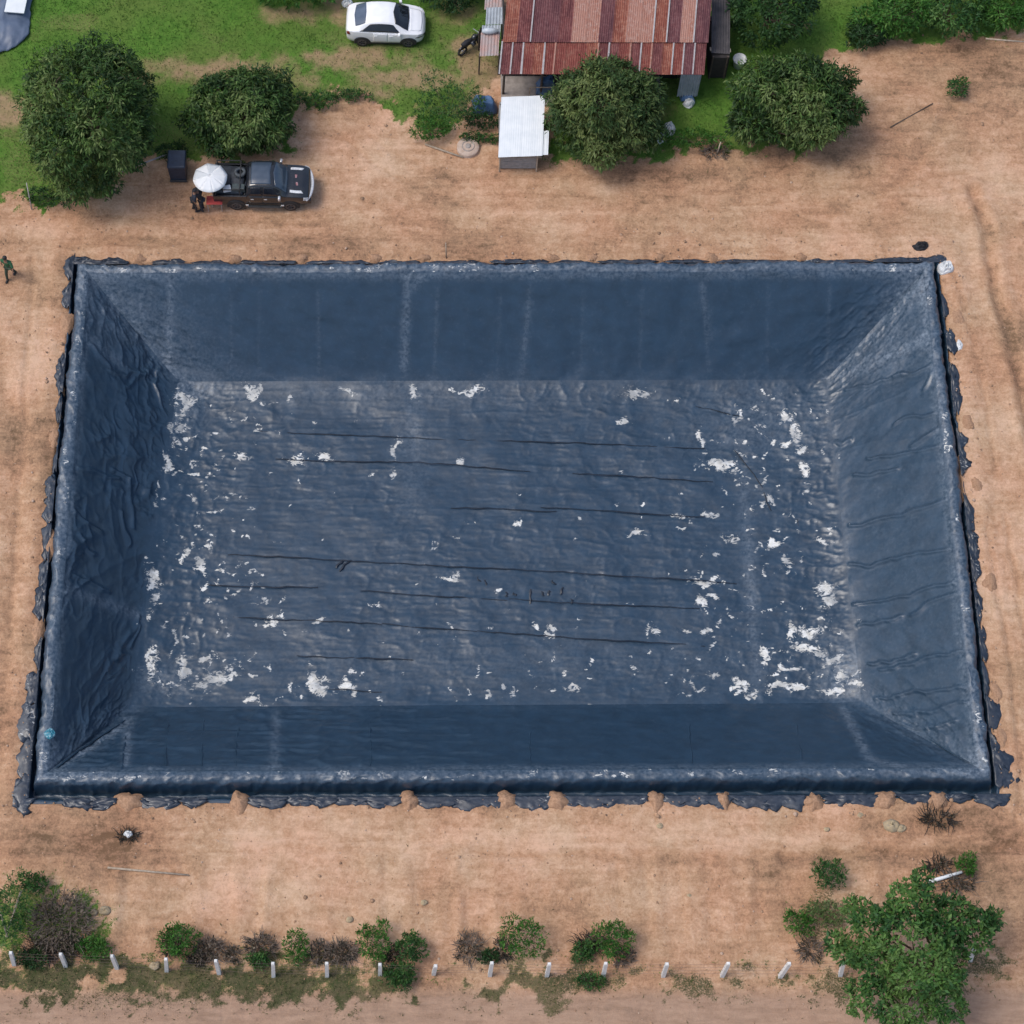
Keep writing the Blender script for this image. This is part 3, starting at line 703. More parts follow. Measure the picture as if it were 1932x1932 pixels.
def leaves(pos, out, rng_, length, width, pal, droop=.5, spread=.7, per=7, tint_amp=.25, up=0.0):
    """clusters of long folded leaves; pos/out Nx3; pal list of colours"""
    n = len(pos) * per
    p = np.repeat(pos, per, 0) + rng_.normal(0, length * .28, (n, 3))
    o = np.repeat(out, per, 0)
    d = o * .55 + rng_.normal(0, spread, (n, 3)); d[:, 2] -= droop; d[:, 2] += up
    d /= np.linalg.norm(d, axis=1)[:, None] + 1e-6
    nrm = o + rng_.normal(0, .45, (n, 3)); nrm[:, 2] += .5
    s = np.cross(d, nrm); s /= np.linalg.norm(s, axis=1)[:, None] + 1e-6
    nn = np.cross(s, d)
    L = (length * rng_.uniform(.65, 1.25, n))[:, None]; W = (width * rng_.uniform(.7, 1.3, n))[:, None]
    base = p; mid = p + d * L * .5 + nn * L * .05; tip = p + d * L - nn * L * .07
    v = np.stack([base, mid - s * W * .5 - nn * W * .15, tip, mid + s * W * .5 - nn * W * .15], 1).reshape(-1, 3)
    f = np.arange(n * 4).reshape(-1, 4)
    pal = np.array(pal)
    cn = vn(pos[:, 0] * 1.1 + pos[:, 2] * .8, pos[:, 1] * 1.1 - pos[:, 2] * .6, 909) * 1.3 - .15 + rng_.normal(0, .22, len(pos))
    order = np.argsort(pal.sum(1)); ci = order[np.clip(cn * len(pal), 0, len(pal) - 1).astype(int)]
    mix = rng_.uniform(0, 1, (n, 1))
    c = np.repeat(pal[ci], per, 0) * (1 - mix * .6) + pal[rng_.integers(0, len(pal), n)] * mix * .6
    c = c * (1 + rng_.uniform(-tint_amp, tint_amp, (n, 1)))
    c = np.concatenate([np.clip(c, .004, .9), np.ones((n, 1))], 1)
    return v, f, np.repeat(c, 4, 0)
def lobe_points(lobes, n, rng_, inner=.25, bottom=-.55, rough=.18, seed=0):
    vol = np.array([l[3] * l[4] + l[4] * l[5] + l[3] * l[5] for l in lobes]); vol = vol / vol.sum()
    P_, O_ = [], []
    for i, l in enumerate(lobes):
        m = int(n * vol[i]) + 3
        d = rng_.normal(0, 1, (m * 2, 3)); d /= np.linalg.norm(d, axis=1)[:, None]
        d = d[d[:, 2] > bottom][:m]
        r = 1 - inner * rng_.random(len(d)) ** 2.2
        lump = 1 + rough * (fbm(d[:, 0] * 2.2 + 7 * i + seed, d[:, 1] * 2.2 + d[:, 2] * 1.7, 3, 300 + i) - .5) * 2.2
        q = d * (r * lump)[:, None] * np.array(l[3:6]) + np.array(l[:3])
        keep = np.ones(len(q), bool)
        for j, k in enumerate(lobes):
            if j != i:
                e = (q - np.array(k[:3])) / (np.array(k[3:6]) * .80)
                keep &= (e ** 2).sum(1) > 1
        P_.append(q[keep]); o = d / np.array(l[3:6]); O_.append((o / np.linalg.norm(o, axis=1)[:, None])[keep])
    return np.concatenate(P_), np.concatenate(O_)
MANGO = [(.010, .028, .008), (.028, .074, .016), (.044, .102, .022), (.070, .135, .032), (.110, .185, .045), (.024, .058, .020), (.175, .235, .078)]
MANGO_L = [(.024, .055, .016), (.050, .098, .026), (.085, .130, .042), (.125, .185, .052), (.190, .235, .080), (.034, .075, .022)]
BROAD = [(.020, .072, .018), (.034, .102, .024), (.046, .130, .030), (.064, .155, .034), (.105, .200, .050), (.028, .085, .030)]
BRIGHT = [(.034, .120, .016), (.044, .150, .022), (.070, .195, .028), (.110, .230, .045), (.030, .100, .016)]
DARKG = [(.016, .050, .014), (.024, .068, .018), (.034, .085, .020), (.020, .058, .022)]
PALE = [(.10, .17, .05), (.14, .20, .07), (.09, .15, .04), (.18, .22, .10)]
OLIVE = [(.07, .085, .03), (.11, .11, .05), (.05, .07, .02)]
def limb(mb, a, b, r0, r1, rr, bend=.15):
    a, b = Vector(a), Vector(b); L = (b - a).length
    pts = []
    for k in range(5):
        s = k / 4
        pts.append(a.lerp(b, s) + Vector((rr.uniform(-1, 1), rr.uniform(-1, 1), .6)) * bend * L * math.sin(s * math.pi) * .5)
    mb.bar(pts, [r0 + (r1 - r0) * k / 4 for k in range(5)], 7)
def tree(name, label, cat, base, lobes, n, seed, pal, leaf=(.30, .085), droop=.55, per=7, group=None, bottom=-.55, trunk_h=1.3, trunk_r=.2, spread=.7, rough=.18, extra=0, inner=.25, up=0.0):
    """base world point; lobes relative to it"""
    rg = np.random.default_rng(seed); rr = random.Random(seed)
    t = thing(name, label, cat, base, 0, group)
    p, o = lobe_points(lobes, n, rg, inner, bottom, rough, seed)
    p = p[p[:, 2] > .08] if bottom < 0 else p
    o = o[:len(p)] if len(o) == len(p) else o[-len(p):]
    v, f, c = leaves(p, p * 0 + o, rg, leaf[0], leaf[1], pal, droop, spread, per, up=up)
    v[:, 2] = np.maximum(v[:, 2], .05)
    arr_mesh("crown", v, f, M_LEAF, t, False, cols=dict(leaf=c))
    mb = MB()
    top = Vector((0, 0, trunk_h))
    limb(mb, (0, 0, -.1), top, trunk_r, trunk_r * .7, rr, .06)
    mb.build("trunk", M_BARK, t, True)
    mb = MB()
    for l in lobes[:9]:
        c_ = Vector(l[:3])
        limb(mb, top - Vector((0, 0, .2)), c_ + Vector((0, 0, l[5] * .3)), trunk_r * .5, trunk_r * .12, rr, .2)
        for k in range(extra + 3):
            d = Vector((rr.gauss(0, 1), rr.gauss(0, 1), rr.uniform(-.2, 1))).normalized()
            limb(mb, c_, c_ + Vector((d.x * l[3], d.y * l[4], d.z * l[5])) * .95, trunk_r * .16, .012, rr, .2)
    mb.build("limb", M_BARK, t, True)
    return t
def dome(rx, ry, rz, zc, k, seed, amp=.30, low=.1):
    """main body and lumps over it"""
    rr = random.Random(seed); L = [(0, 0, zc, rx * .80, ry * .80, rz * .82)]
    for i in range(k):
        a = i * 2.39996 + rr.uniform(-.3, .3); e = rr.uniform(-low, 1.0)
        ce = math.sqrt(max(0, 1 - e * e)); q = rr.uniform(.60, .90)
        s = rr.uniform(amp * .55, amp * 1.35)
        L.append((math.cos(a) * ce * rx * q, math.sin(a) * ce * ry * q, zc + e * rz * q, rx * s * 1.1, ry * s * 1.1, rz * s))
    return L
def crown_at(dx, dy, hw, hh, ground_frac=.84):
    """ground point and radii for a crown seen centred at dx,dy with half sizes hw,hh"""
    zc = 3.0
    for _ in range(4):
        c = P(dx, dy, zc); s = S(c); zc = hh * s * ground_frac
    return Vector((c.x, c.y, 0)), hw * s, hh * s, zc
TREES = [
    ("mango_tree", "largest dense mango tree, at the far left with pale prop stems under its skirt", 165, 230, 145, 158, 7800, 1, MANGO, 40, .27),
    ("mango_tree", "small rounded dark mango tree standing behind the black pickup truck", 460, 212, 106, 92, 4600, 2, MANGO, 30, .27),
    ("mango_tree", "mango tree with yellow green drooping leaves rising over the eave of the rusty roof", 1140, 208, 118, 112, 5400, 3, MANGO_L, 32, .27),
    ("mango_tree", "leafy rounded tree right of the rusty roofed house at the edge of the bare soil", 1506, 197, 122, 100, 5400, 4, MANGO, 32, .29),
]
for nm, lab, dx, dy, hw, hh, n, sd_, pal, k, amp in TREES:
    b_, rx, r, zc = crown_at(dx, dy, hw * .93, hh * .91)
    tree(nm, lab, "tree", b_, dome(rx, r, r, zc, k, sd_, amp, .35), n, sd_, pal, group="mango trees beside the pond", bottom=-.8, trunk_h=1.6, trunk_r=.2, droop=1.0, leaf=(.29, .075), rough=.40, inner=.45)
# background trees at the top edge
for lab, dx, dy, hw, hh, n, sd_, pal, lf in [
    ("bright green tree whose lower crown hangs into the top edge left of the white car", 548, -38, 112, 56, 900, 11, BRIGHT, (.22, .09)),
    ("very dark green tree shading the right end of the rusty roofed house", 1452, 20, 88, 84, 1300, 12, DARKG, (.24, .09)),
    ("low dark shrub in the shade between the white car and the house", 850, -14, 62, 40, 500, 13, DARKG, (.24, .07))]:
    b_, rx, r, zc = crown_at(dx, dy, hw, hh)
    tree("shade_tree", lab, "tree", b_, dome(rx, r, r, zc, 10, sd_, .32, .3), n, sd_, pal, lf, .3, bottom=-.7, trunk_h=1.2, trunk_r=.15)
for lab, dx, dy, hw, hh, n, sd_, pal in [
    ("leafy light green shrub at the left end of the row above the bare soil", 1690, 28, 62, 52, 620, 21, BRIGHT),
    ("broad light green shrub in the middle of the row above the bare soil", 1790, 18, 66, 54, 650, 22, BROAD),
    ("shrub with yellow green leaves in the top right corner behind a pale pole", 1893, 12, 60, 50, 600, 23, BRIGHT),
    ("dark low shrub in front of the light green shrub row", 1640, 62, 48, 26, 300, 24, DARKG)]:
    b_, rx, r, zc = crown_at(dx, dy, hw, hh)
    tree("shrub", lab, "shrub", b_, dome(rx, r, r * .9, zc, 9, sd_, .36, .2), n, sd_, pal, (.26, .08), .35, bottom=-.6, trunk_h=.6, trunk_r=.06, group="shrubs along the top edge", rough=.3)

# tall broadleaf tree, front right
def front_tree():
    b0 = P(1735, 1850, 0)
    L = []
    for dx, dy, hw, hh, z in [(1712, 1775, 92, 78, 4.6), (1715, 1700, 52, 46, 5.2), (1640, 1745, 62, 42, 4.0), (1800, 1735, 55, 50, 4.4), (1848, 1752, 50, 42, 3.8), (1755, 1830, 78, 62, 4.8), (1650, 1812, 60, 46, 3.8),
                              (1635, 1880, 60, 44, 3.2), (1700, 1905, 60, 40, 3.4), (1780, 1890, 50, 50, 3.6), (1590, 1800, 44, 24, 2.6), (1880, 1735, 26, 20, 3.4), (1740, 1660, 24, 22, 5.0), (1565, 1775, 36, 22, 2.2), (1800, 1800, 40, 30, 4.2), (1600, 1715, 24, 22, 3.0)]:
        c = P(dx, dy, z); s = S(c)
        L.append((c.x - b0.x - (c.x - b0.x) * .08, c.y - b0.y, z, hw * s * .80, hh * s * .85, hh * s * .7))
    tree("broadleaf_tree", "tall green broadleaf tree with ragged crown at the front right, over the fence line", "tree", b0, L, 2300, 31, BROAD + [(.13, .23, .06), (.09, .19, .04)], (.24, .10), .25, 7, bottom=-.5, trunk_h=2.6, trunk_r=.16, rough=.42, inner=.45)
front_tree()
# bushes
def bush(dx, dy, hw, hh, lab, pal, n, sd_, lf=(.16, .055), name="bush", cat="bush", rough=.4, group=None, up=.3):
    b_, rx, r, zc = crown_at(dx, dy, hw, hh, .75)
    return tree(name, lab, cat, b_, dome(rx, r, r * .95, zc, 6, sd_, .42, .1), n, sd_, pal, lf, -.1, 6, bottom=-.4, trunk_h=.3, trunk_r=.03, rough=rough, group=group, extra=1, up=up, inner=.5)
GB = "green bushes along the fence"
for i, (dx, dy, hw, hh, lab, pal, n) in enumerate([
    (18, 1720, 42, 62, "tall green bush cut by the left edge beside the brown brush pile", BROAD, 420),
    (62, 1668, 26, 20, "green leaf clump on top of the brown brush pile at the far left", BROAD, 170),
    (172, 1788, 26, 24, "low bright green bush at the right foot of the big brown brush pile", BRIGHT, 220),
    (60, 1808, 30, 16, "low dark green clump by the second fence post from the left", DARKG, 160),
    (338, 1775, 34, 36, "bright green bush standing behind the fourth fence post from the left", BRIGHT, 330),
    (486, 1812, 22, 16, "small green clump before the grey dead twigs left of the sixth fence post", BROAD, 140),
    (555, 1782, 24, 28, "small bright bush between the sixth and seventh fence posts", BRIGHT, 190),
    (708, 1778, 27, 36, "bright bush with a pointed top, left one of the close pair near the middle", BRIGHT, 300),
    (772, 1792, 24, 32, "dense dark based bush, right one of the close pair near the middle", BROAD, 260),
    (752, 1842, 36, 24, "green plant mass spilling below the fence line under the close pair of bushes", BROAD, 230),
    (988, 1772, 36, 40, "large round bright bush near the middle behind the tenth fence post", BRIGHT, 360),
    (922, 1806, 18, 13, "small dark green sprout left of the large round bright bush", DARKG, 90),
    (1098, 1796, 22, 20, "dull green sprout left of the last bright bush of the fence row", BROAD, 140),
    (1156, 1772, 32, 38, "bright bush with trailing lower shoots near the twelfth fence post", BRIGHT, 320),
    (1110, 1850, 28, 14, "low green weeds below the fence under the twelfth fence post", BROAD, 120),
]): bush(dx, dy, hw, hh, lab, pal, n, 50 + i, group=GB)
for i, (dx, dy, hw, hh, lab, pal, n) in enumerate([
    (1558, 1652, 27, 30, "dark spiky bush alone on the bare soil above the front right tree", BROAD, 240),
    (1508, 1742, 20, 27, "bright green tuft left of the front right tree", BRIGHT, 190),
    (1552, 1722, 36, 30, "thin pale green weeds between the bright tuft and the front right tree", PALE, 170),
    (1822, 1632, 19, 19, "small bright green tuft at the upper end of the white plank", BRIGHT, 160),
    (1807, 168, 20, 20, "lone small green shrub on the bare soil at the upper right", BROAD, 190),
    (848, 200, 58, 46, "bright leafy bush left of the white roofed shed", BROAD, 520),
    (812, 245, 32, 26, "lower leafy clump leaning over the soil near the round concrete lid", BRIGHT, 260),
    (905, 230, 34, 16, "dark green weeds under the blue tarpaulin bundle", DARKG, 180),
    (910, 262, 40, 10, "strip of grass weeds behind the round concrete lid", BROAD, 130),
    (1300, 262, 66, 20, "low bright green ground plants between the two trees right of the shed", BRIGHT, 330),
    (595, 192, 34, 18, "patch of green weeds at the edge of the turf right of the small mango tree", BROAD, 170),
    (660, 180, 40, 12, "low weeds on the rim of the bare soil below the white car", BROAD, 150),
    (88, 372, 48, 18, "dark grass tuft under the largest mango tree", DARKG, 220),
    (325, 288, 28, 18, "dark green weeds between the two left mango trees", DARKG, 160),
]): bush(dx, dy, hw, hh, lab, pal, n, 80 + i, name="bush" if i < 8 else "weed_clump", cat="bush" if i < 8 else "weeds")

# dead brush
def brush(dx, dy, hw, hh, lab, n, sd_, dark=False, group="dead brush along the fence"):
    b_, rx, r, zc = crown_at(dx, dy, hw, hh, .6)
    rr = random.Random(sd_); mb = MB()
    for k in range(n):
        a = rr.uniform(0, 6.28); q = math.sqrt(rr.random())
        p = Vector((math.cos(a) * q * rx * .75, math.sin(a) * q * r * .75, rr.uniform(0, zc * .8)))
        d = Vector((math.cos(a) + rr.gauss(0, .8), math.sin(a) + rr.gauss(0, .8), rr.uniform(-.1, 1.1))).normalized()
        l = rr.uniform(.25, .8) * min(1, rx)
        m = p + d * l * .5 + Vector((rr.gauss(0, .06), rr.gauss(0, .06), rr.gauss(0, .06)))
        mb.bar([p, m, p + d * l], [rr.uniform(.012, .03), .014, .006], 4, False)
    t = thing("brush_pile", lab, "brush pile", b_, 0, group)
    mb.build("twigs", M_TWIG if not dark else M_CHAR, t)
    rg = np.random.default_rng(sd_)
    p, o = lobe_points([(0, 0, zc * .7, rx * .8, r * .8, zc * .8)], max(20, n // 2), rg, .7, -.4, .4)
    v, f, c = leaves(p, o, rg, .16, .06, [(.075, .05, .036), (.16, .115, .085), (.04, .028, .022), (.24, .19, .15), (.018, .015, .013)], .1, .9, 4)
    v[:, 2] = np.maximum(v[:, 2], .04)
    arr_mesh("dead_leaves", v, f, M_LEAF, t, cols=dict(leaf=c))
    return t
M_CHAR = simple("charred_wood", (.035, .030, .027), (.012, .011, .010), 8, .9)
for i, (dx, dy, hw, hh, lab, n, dk) in enumerate([
    (112, 1735, 74, 66, "biggest pile of brown and blackened dead brush, at the far left", 420, False),
    (100, 1790, 75, 24, "black lower layer of the far left brush heap just above the fence", 180, True),
    (322, 1778, 22, 30, "dark dead twigs on the left side of the fourth post's bush", 90, True),
    (392, 1790, 34, 26, "grey brown dead twigs right of the fourth post's bush", 110, False),
    (372, 1808, 22, 16, "charred stems at the foot of the bush behind the fourth post", 60, True),
    (436, 1800, 18, 20, "thin dry stalks right of the fifth fence post", 60, False),
    (490, 1783, 36, 26, "spread heap of grey dead sticks before the sixth fence post", 130, False),
    (602, 1796, 28, 26, "dry sticks left of the seventh fence post", 90, False),
    (645, 1796, 34, 24, "rounded heap of pinkish dry stalks left of the close pair of bushes", 150, False),
    (740, 1800, 18, 20, "dark twigs between the close pair of bushes", 60, True),
    (886, 1785, 30, 34, "grey dead stump with splayed sticks left of the middle", 110, False),
    (950, 1790, 22, 28, "dark twigs on the left side of the large round bush", 70, True),
    (1112, 1778, 34, 18, "blackened burnt sticks beside the last bright bush of the fence row", 100, True),
    (1175, 1805, 26, 18, "dry stems under the last bright bush of the fence row", 60, False),
    (1530, 1790, 30, 26, "grey rubble and twigs below the bright tuft left of the front right tree", 80, False),
    (1770, 1632, 30, 14, "dark dead twigs above the white plank", 70, True),
    (1808, 1662, 40, 20, "brown dry brush right of the white plank", 90, False),
    (1770, 1545, 42, 18, "dark dry weeds on the soil below the front right pond corner", 80, True),
    (240, 1576, 24, 12, "small heap of charred sticks with a white rag below the front left pond corner", 50, True),
    (1350, 285, 30, 16, "pale dry stalks at the soil edge between the two right mango trees", 60, False),
]): brush(dx, dy, hw, hh, lab, n, 130 + i, dk)

# grass blades as ground cover
def build_grass():
    rg = np.random.default_rng(3)
    n = 520000
    x = rg.uniform(-24, 34, n); y = rg.uniform(-25, 33, n)
    d, grass, dry, olive, z, tone, south = ground_fields(x, y)
    keep = (rg.random(n) < grass * (1 - .55 * dry)) & (d > 1.6) & (rg.random(n) < .62)
    stray = (~keep) & (d > 2) & (rg.random(n) < .0035)
    keep |= stray
    x, y, z, dry, olive, st = x[keep], y[keep], z[keep], dry[keep], olive[keep], stray[keep]
    m = len(x)
    h = rg.uniform(.05, .17, m) * (1 + .8 * (vn(x * .9, y * .9, 401) - .5)) * np.where(olive > .5, 1.5, 1)
    a = rg.uniform(0, 6.283, m); wd = rg.uniform(.012, .03, m); ln = rg.normal(0, .08, (m, 2))
    cx, cy = np.cos(a) * wd, np.sin(a) * wd
    v = np.stack([np.stack([x - cx, y - cy, z - .02], 1), np.stack([x + cx, y + cy, z - .02], 1), np.stack([x + ln[:, 0], y + ln[:, 1], z + h], 1)], 1).reshape(-1, 3)
    f = np.arange(m * 3).reshape(-1, 3)
    k = vn(x * .5, y * .5, 411)[:, None]; k2 = rg.random((m, 1))
    c = np.array([.058, .160, .020]) * (1 - k) + np.array([.120, .235, .040]) * k
    c = c * (1 - .4 * k2) + np.array([.10, .17, .03]) * .4 * k2
    dr = np.clip(dry * 1.2, 0, 1)[:, None]; c = c * (1 - dr) + np.array([.27, .22, .11]) * dr
    ol = olive[:, None] * .75; c = c * (1 - ol) + (np.array([.085, .088, .034]) * (1 - k2) + np.array([.20, .165, .09]) * k2) * ol
    s3 = st[:, None]; c = np.where(s3, np.array([.16, .13, .06]), c)
    c = np.concatenate([c, np.ones((m, 1))], 1)
    o = arr_mesh("grass", v, f, M_GRASS, None, cols=dict(leaf=np.repeat(c, 3, 0)))
    tag(o, kind='stuff')
build_grass()
# clods and pebbles on the soil
def build_clods():
    rg = np.random.default_rng(8)
    n = 22000
    x = rg.uniform(-24, 34, n); y = rg.uniform(-25, 33, n)
    d, grass, dry, olive, z, tone, south = ground_fields(x, y)
    prob = np.clip(fbm(x * .4, y * .4, 3, 501) * 1.6 - .5, .03, 1) * (1 - grass)
    prob = np.where(trench_in(x, y), 0, prob)
    prob = np.where((d > .9) & (d < 2.2), np.maximum(prob, .8 * (~trench_in(x, y))), prob)
    prob = np.where((y < P(900, 1620).y) & (y > P(900, 1830).y), np.maximum(prob, .45), prob)
    keep = (d > .9) & (rg.random(n) < prob)
    x, y, z, d = x[keep], y[keep], z[keep], d[keep]; m = len(x)
    edge = (d > 1.15) & (d < 2.3) & (y < -8)
    r = np.exp(rg.normal(math.log(.026), .5, m)).clip(.012, .12)
    base = np.array([[1, 0, -.3], [0, 1, -.3], [-1, 0, -.3], [0, -1, -.3], [.6, .6, .4], [-.6, .6, .4], [-.6, -.6, .4], [.6, -.6, .4], [0, 0, .75]])
    fs = np.array([[0, 1, 4], [1, 2, 5], [2, 3, 6], [3, 0, 7], [0, 4, 7], [1, 5, 4], [2, 6, 5], [3, 7, 6], [4, 5, 8], [5, 6, 8], [6, 7, 8], [7, 4, 8]])
    a = rg.uniform(0, 6.28, m); v = base[None] * (1 + rg.uniform(-.3, .3, (m, 9, 3)))
    ca, sa = np.cos(a)[:, None], np.sin(a)[:, None]
    vx = v[..., 0] * ca - v[..., 1] * sa; vy = v[..., 0] * sa + v[..., 1] * ca
    v = np.stack([vx, vy, v[..., 2] * .8], -1) * r[:, None, None] + np.stack([x, y, z + r * .15 + .12 * (d < 2.1)], 1)[:, None, :]
    f = (fs[None] + (np.arange(m) * 9)[:, None, None]).reshape(-1, 3)
    pal = np.array([(.34, .21, .13), (.42, .27, .18), (.25, .155, .095), (.50, .36, .27), (.38, .24, .15)])
    c = pal[rg.integers(0, 5, m)]; c = np.concatenate([c, np.ones((m, 1))], 1)
    mt, t, b = newmat("clod"); at = nd(t, "ShaderNodeAttribute", attribute_name="leaf")
    t.links.new(mixc(t, rng(t, noise(t, 20), .3, .7, 0, .4), at.outputs["Color"], (.25, .16, .1)), b.inputs["Base Color"]); b.inputs["Roughness"].default_value = .95
    o = arr_mesh("gravel", v.reshape(-1, 3), f, mt, None, cols=dict(leaf=np.repeat(c, 9, 0)))
    tag(o, kind='stuff')
build_clods()
# ------------------------------------------------------------------ vehicles
def paint(name, c, c2=None, rough=.25, coat=.6, scale=2.5):
    m = simple(name, c, c2 or tuple(x * .9 for x in c), scale, rough, coat=coat)
    return m
M_WHITE = paint("white_paint", (.86, .87, .88), (.80, .81, .83))
M_BLACKP = paint("black_paint", (.012, .014, .018), (.022, .024, .028), .22)
M_GLASS = paint("dark_glass", (.010, .012, .018), (.016, .018, .024), .06, .3)
M_GLASSB = paint("blue_grey_glass", (.070, .095, .140), (.10, .13, .18), .10, .3)
M_TYRE = simple("tyre_rubber", (.022, .022, .023), (.04, .037, .034), 9, .85)
M_RIM = simple("alloy", (.13, .13, .14), (.20, .20, .21), 8, .4, metal=.7)
M_TRIM = simple("black_trim", (.015, .016, .018), (.03, .03, .032), 7, .6)
M_CHROME = simple("chrome", (.70, .71, .72), (.55, .56, .58), 5, .25, metal=.6)
M_LAMP = simple("lamp_lens", (.62, .64, .66), (.45, .47, .5), 9, .15)
M_RED = simple("red_lens", (.28, .03, .03), (.18, .02, .02), 9, .2)
M_REDP = simple("red_plastic", (.50, .07, .06), (.36, .05, .05), 6, .5)
def catmull(xs, ys, x):
    xs = np.array(xs, float); ys = np.array(ys, float)
    m = np.gradient(ys, xs)
    i = np.clip(np.searchsorted(xs, x) - 1, 0, len(xs) - 2); h = xs[i + 1] - xs[i]; t = np.clip((x - xs[i]) / h, 0, 1)
    # limited slopes keep the outline from overshooting
    dl = (ys[i + 1] - ys[i]) / h
    m0 = np.where(np.abs(m[i]) > 2.5 * np.abs(dl), 2.5 * dl, m[i]); m1 = np.where(np.abs(m[i + 1]) > 2.5 * np.abs(dl), 2.5 * dl, m[i + 1])
    return (2 * t ** 3 - 3 * t ** 2 + 1) * ys[i] + (t ** 3 - 2 * t ** 2 + t) * h * m0 + (-2 * t ** 3 + 3 * t ** 2) * ys[i + 1] + (t ** 3 - t ** 2) * h * m1
class Shell:
    """car body: for each station x a half section from sill to centre line"""
    def __init__(s, xs, sill, wid, belt, wroof, roof, zs, bulge=.97):
        s.xs = xs; s.d = dict(sill=sill, wid=wid, belt=belt, wroof=wroof, roof=roof, zs=zs); s.bulge = bulge
    def at(s, x, v, side=1):
        x = np.asarray(x, float); v = np.asarray(v, float); x, v = np.broadcast_arrays(x, v)
        q = {k: catmull(s.xs, a, x) for k, a in s.d.items()}
        w_, zb, wr, zr, zs, w0 = q["wid"], q["belt"], q["wroof"], q["roof"], q["zs"], q["sill"]
        ys = np.stack([w0 * .96, w_ * .985, w_, w_ * s.bulge, wr, wr * .55, wr * 0], -1)
        zz = np.stack([zs, zs + (zb - zs) * .30, zs + (zb - zs) * .66, zb, zr - np.minimum(.09, (zr - zb) * .5 + .02), zr - .012, zr], -1)
        i = np.clip(v.astype(int), 0, 5); f = v - i
        y = np.take_along_axis(ys, i[..., None], -1)[..., 0] * (1 - f) + np.take_along_axis(ys, (i + 1)[..., None], -1)[..., 0] * f
        z = np.take_along_axis(zz, i[..., None], -1)[..., 0] * (1 - f) + np.take_along_axis(zz, (i + 1)[..., None], -1)[..., 0] * f
        return np.stack([x, y * side, z], -1)
    def body(s, name, mat, parent, nx=72, nv=36):
        x = np.linspace(s.xs[0], s.xs[-1], nx); v = np.linspace(0, 6, nv)
        vv = np.concatenate([v, v[::-1][1:]]); sd = np.concatenate([np.ones(nv), -np.ones(nv - 1)])
        X, V = np.meshgrid(x, vv, indexing='ij')
        p = np.where(sd[None, :, None] > 0, s.at(X, V, 1), s.at(X, V, -1))
        n, m = p.shape[:2]
        i = np.arange(n * m).reshape(n, m)
        f = [tuple(q) for q in np.stack([i[:-1, :-1], i[1:, :-1], i[1:, 1:], i[:-1, 1:]], -1).reshape(-1, 4)]
        f += [tuple(i[0]), tuple(i[-1][::-1])] + [(i[a, 0], i[a, -1], i[a + 1, -1], i[a + 1, 0]) for a in range(n - 1)]
        mb = MB(); mb.v = [tuple(q) for q in p.reshape(-1, 3)]; mb.f = [tuple(int(z) for z in q) for q in f]
        return mb.build(name, mat, parent, True)
    def patch(s, name, mat, parent, xa, xb, v0, v1, side, off=.008, nx=14, nv=8, both=False):
        """patch between stations; xa/xb = (x at v0, x at v1)"""
        vs = np.linspace(v0, v1, nv); rows = []
        for k, v in enumerate(vs):
            t = k / (nv - 1); rows.append(s.at(np.linspace(xa[0] + (xa[1] - xa[0]) * t, xb[0] + (xb[1] - xb[0]) * t, nx), np.full(nx, v), side))
        p = np.array(rows)
        if both:
            q = p[::-1][1:].copy(); q[..., 1] *= -1; p = np.concatenate([p, q])
        du = np.gradient(p, axis=1); dv = np.gradient(p, axis=0); n = np.cross(du, dv); n /= np.linalg.norm(n, axis=-1)[..., None] + 1e-9
        cen = np.array([0, 0, .7]); sg = np.sign((n * (p - cen)).sum(-1)).mean(); n = n * (1 if sg > 0 else -1)
        p2 = p + n * off
        o = grid_mesh(name, p2, mat, parent)
        so = o.modifiers.new("thickness", 'SOLIDIFY'); so.thickness = off * 2; so.offset = 0
        return o
def wheel(parent, x, y, r, wd, side, spokes=5, rimm=None):
    mb = MB(); mb.lathe([(r * .62, -wd / 2), (r * .92, -wd / 2), (r, -wd * .3), (r, wd * .3), (r * .92, wd / 2), (r * .62, wd / 2), (r * .62, -wd / 2)], (0, 0, 0), 24, 'Y')
    t = mb.build("wheel", M_TYRE, parent, True); t.location = (x, y, r)
    mb = MB(); mb.lathe([(0, 0), (r * .14, 0), (r * .14, -.03)], (0, side * wd * .48, 0), 12, 'Y')
    for k in range(spokes):
        a = 2 * math.pi * k / spokes
        mb.box((math.cos(a) * r * .36, side * wd * .42, math.sin(a) * r * .36), (r * .55, .03, r * .13), ry=-a)
    mb.lathe([(r * .52, -.03), (r * .63, -.03), (r * .63, .03), (r * .52, .03), (r * .52, -.03)], (0, side * wd * .42, 0), 24, 'Y')
    mb.build("rim", rimm or M_RIM, t, False)
    MB().lathe([(0, 0), (r * .6, 0)], (0, side * wd * .28, 0), 20, 'Y').build("brake_disc", M_TRIM, t)
    return t
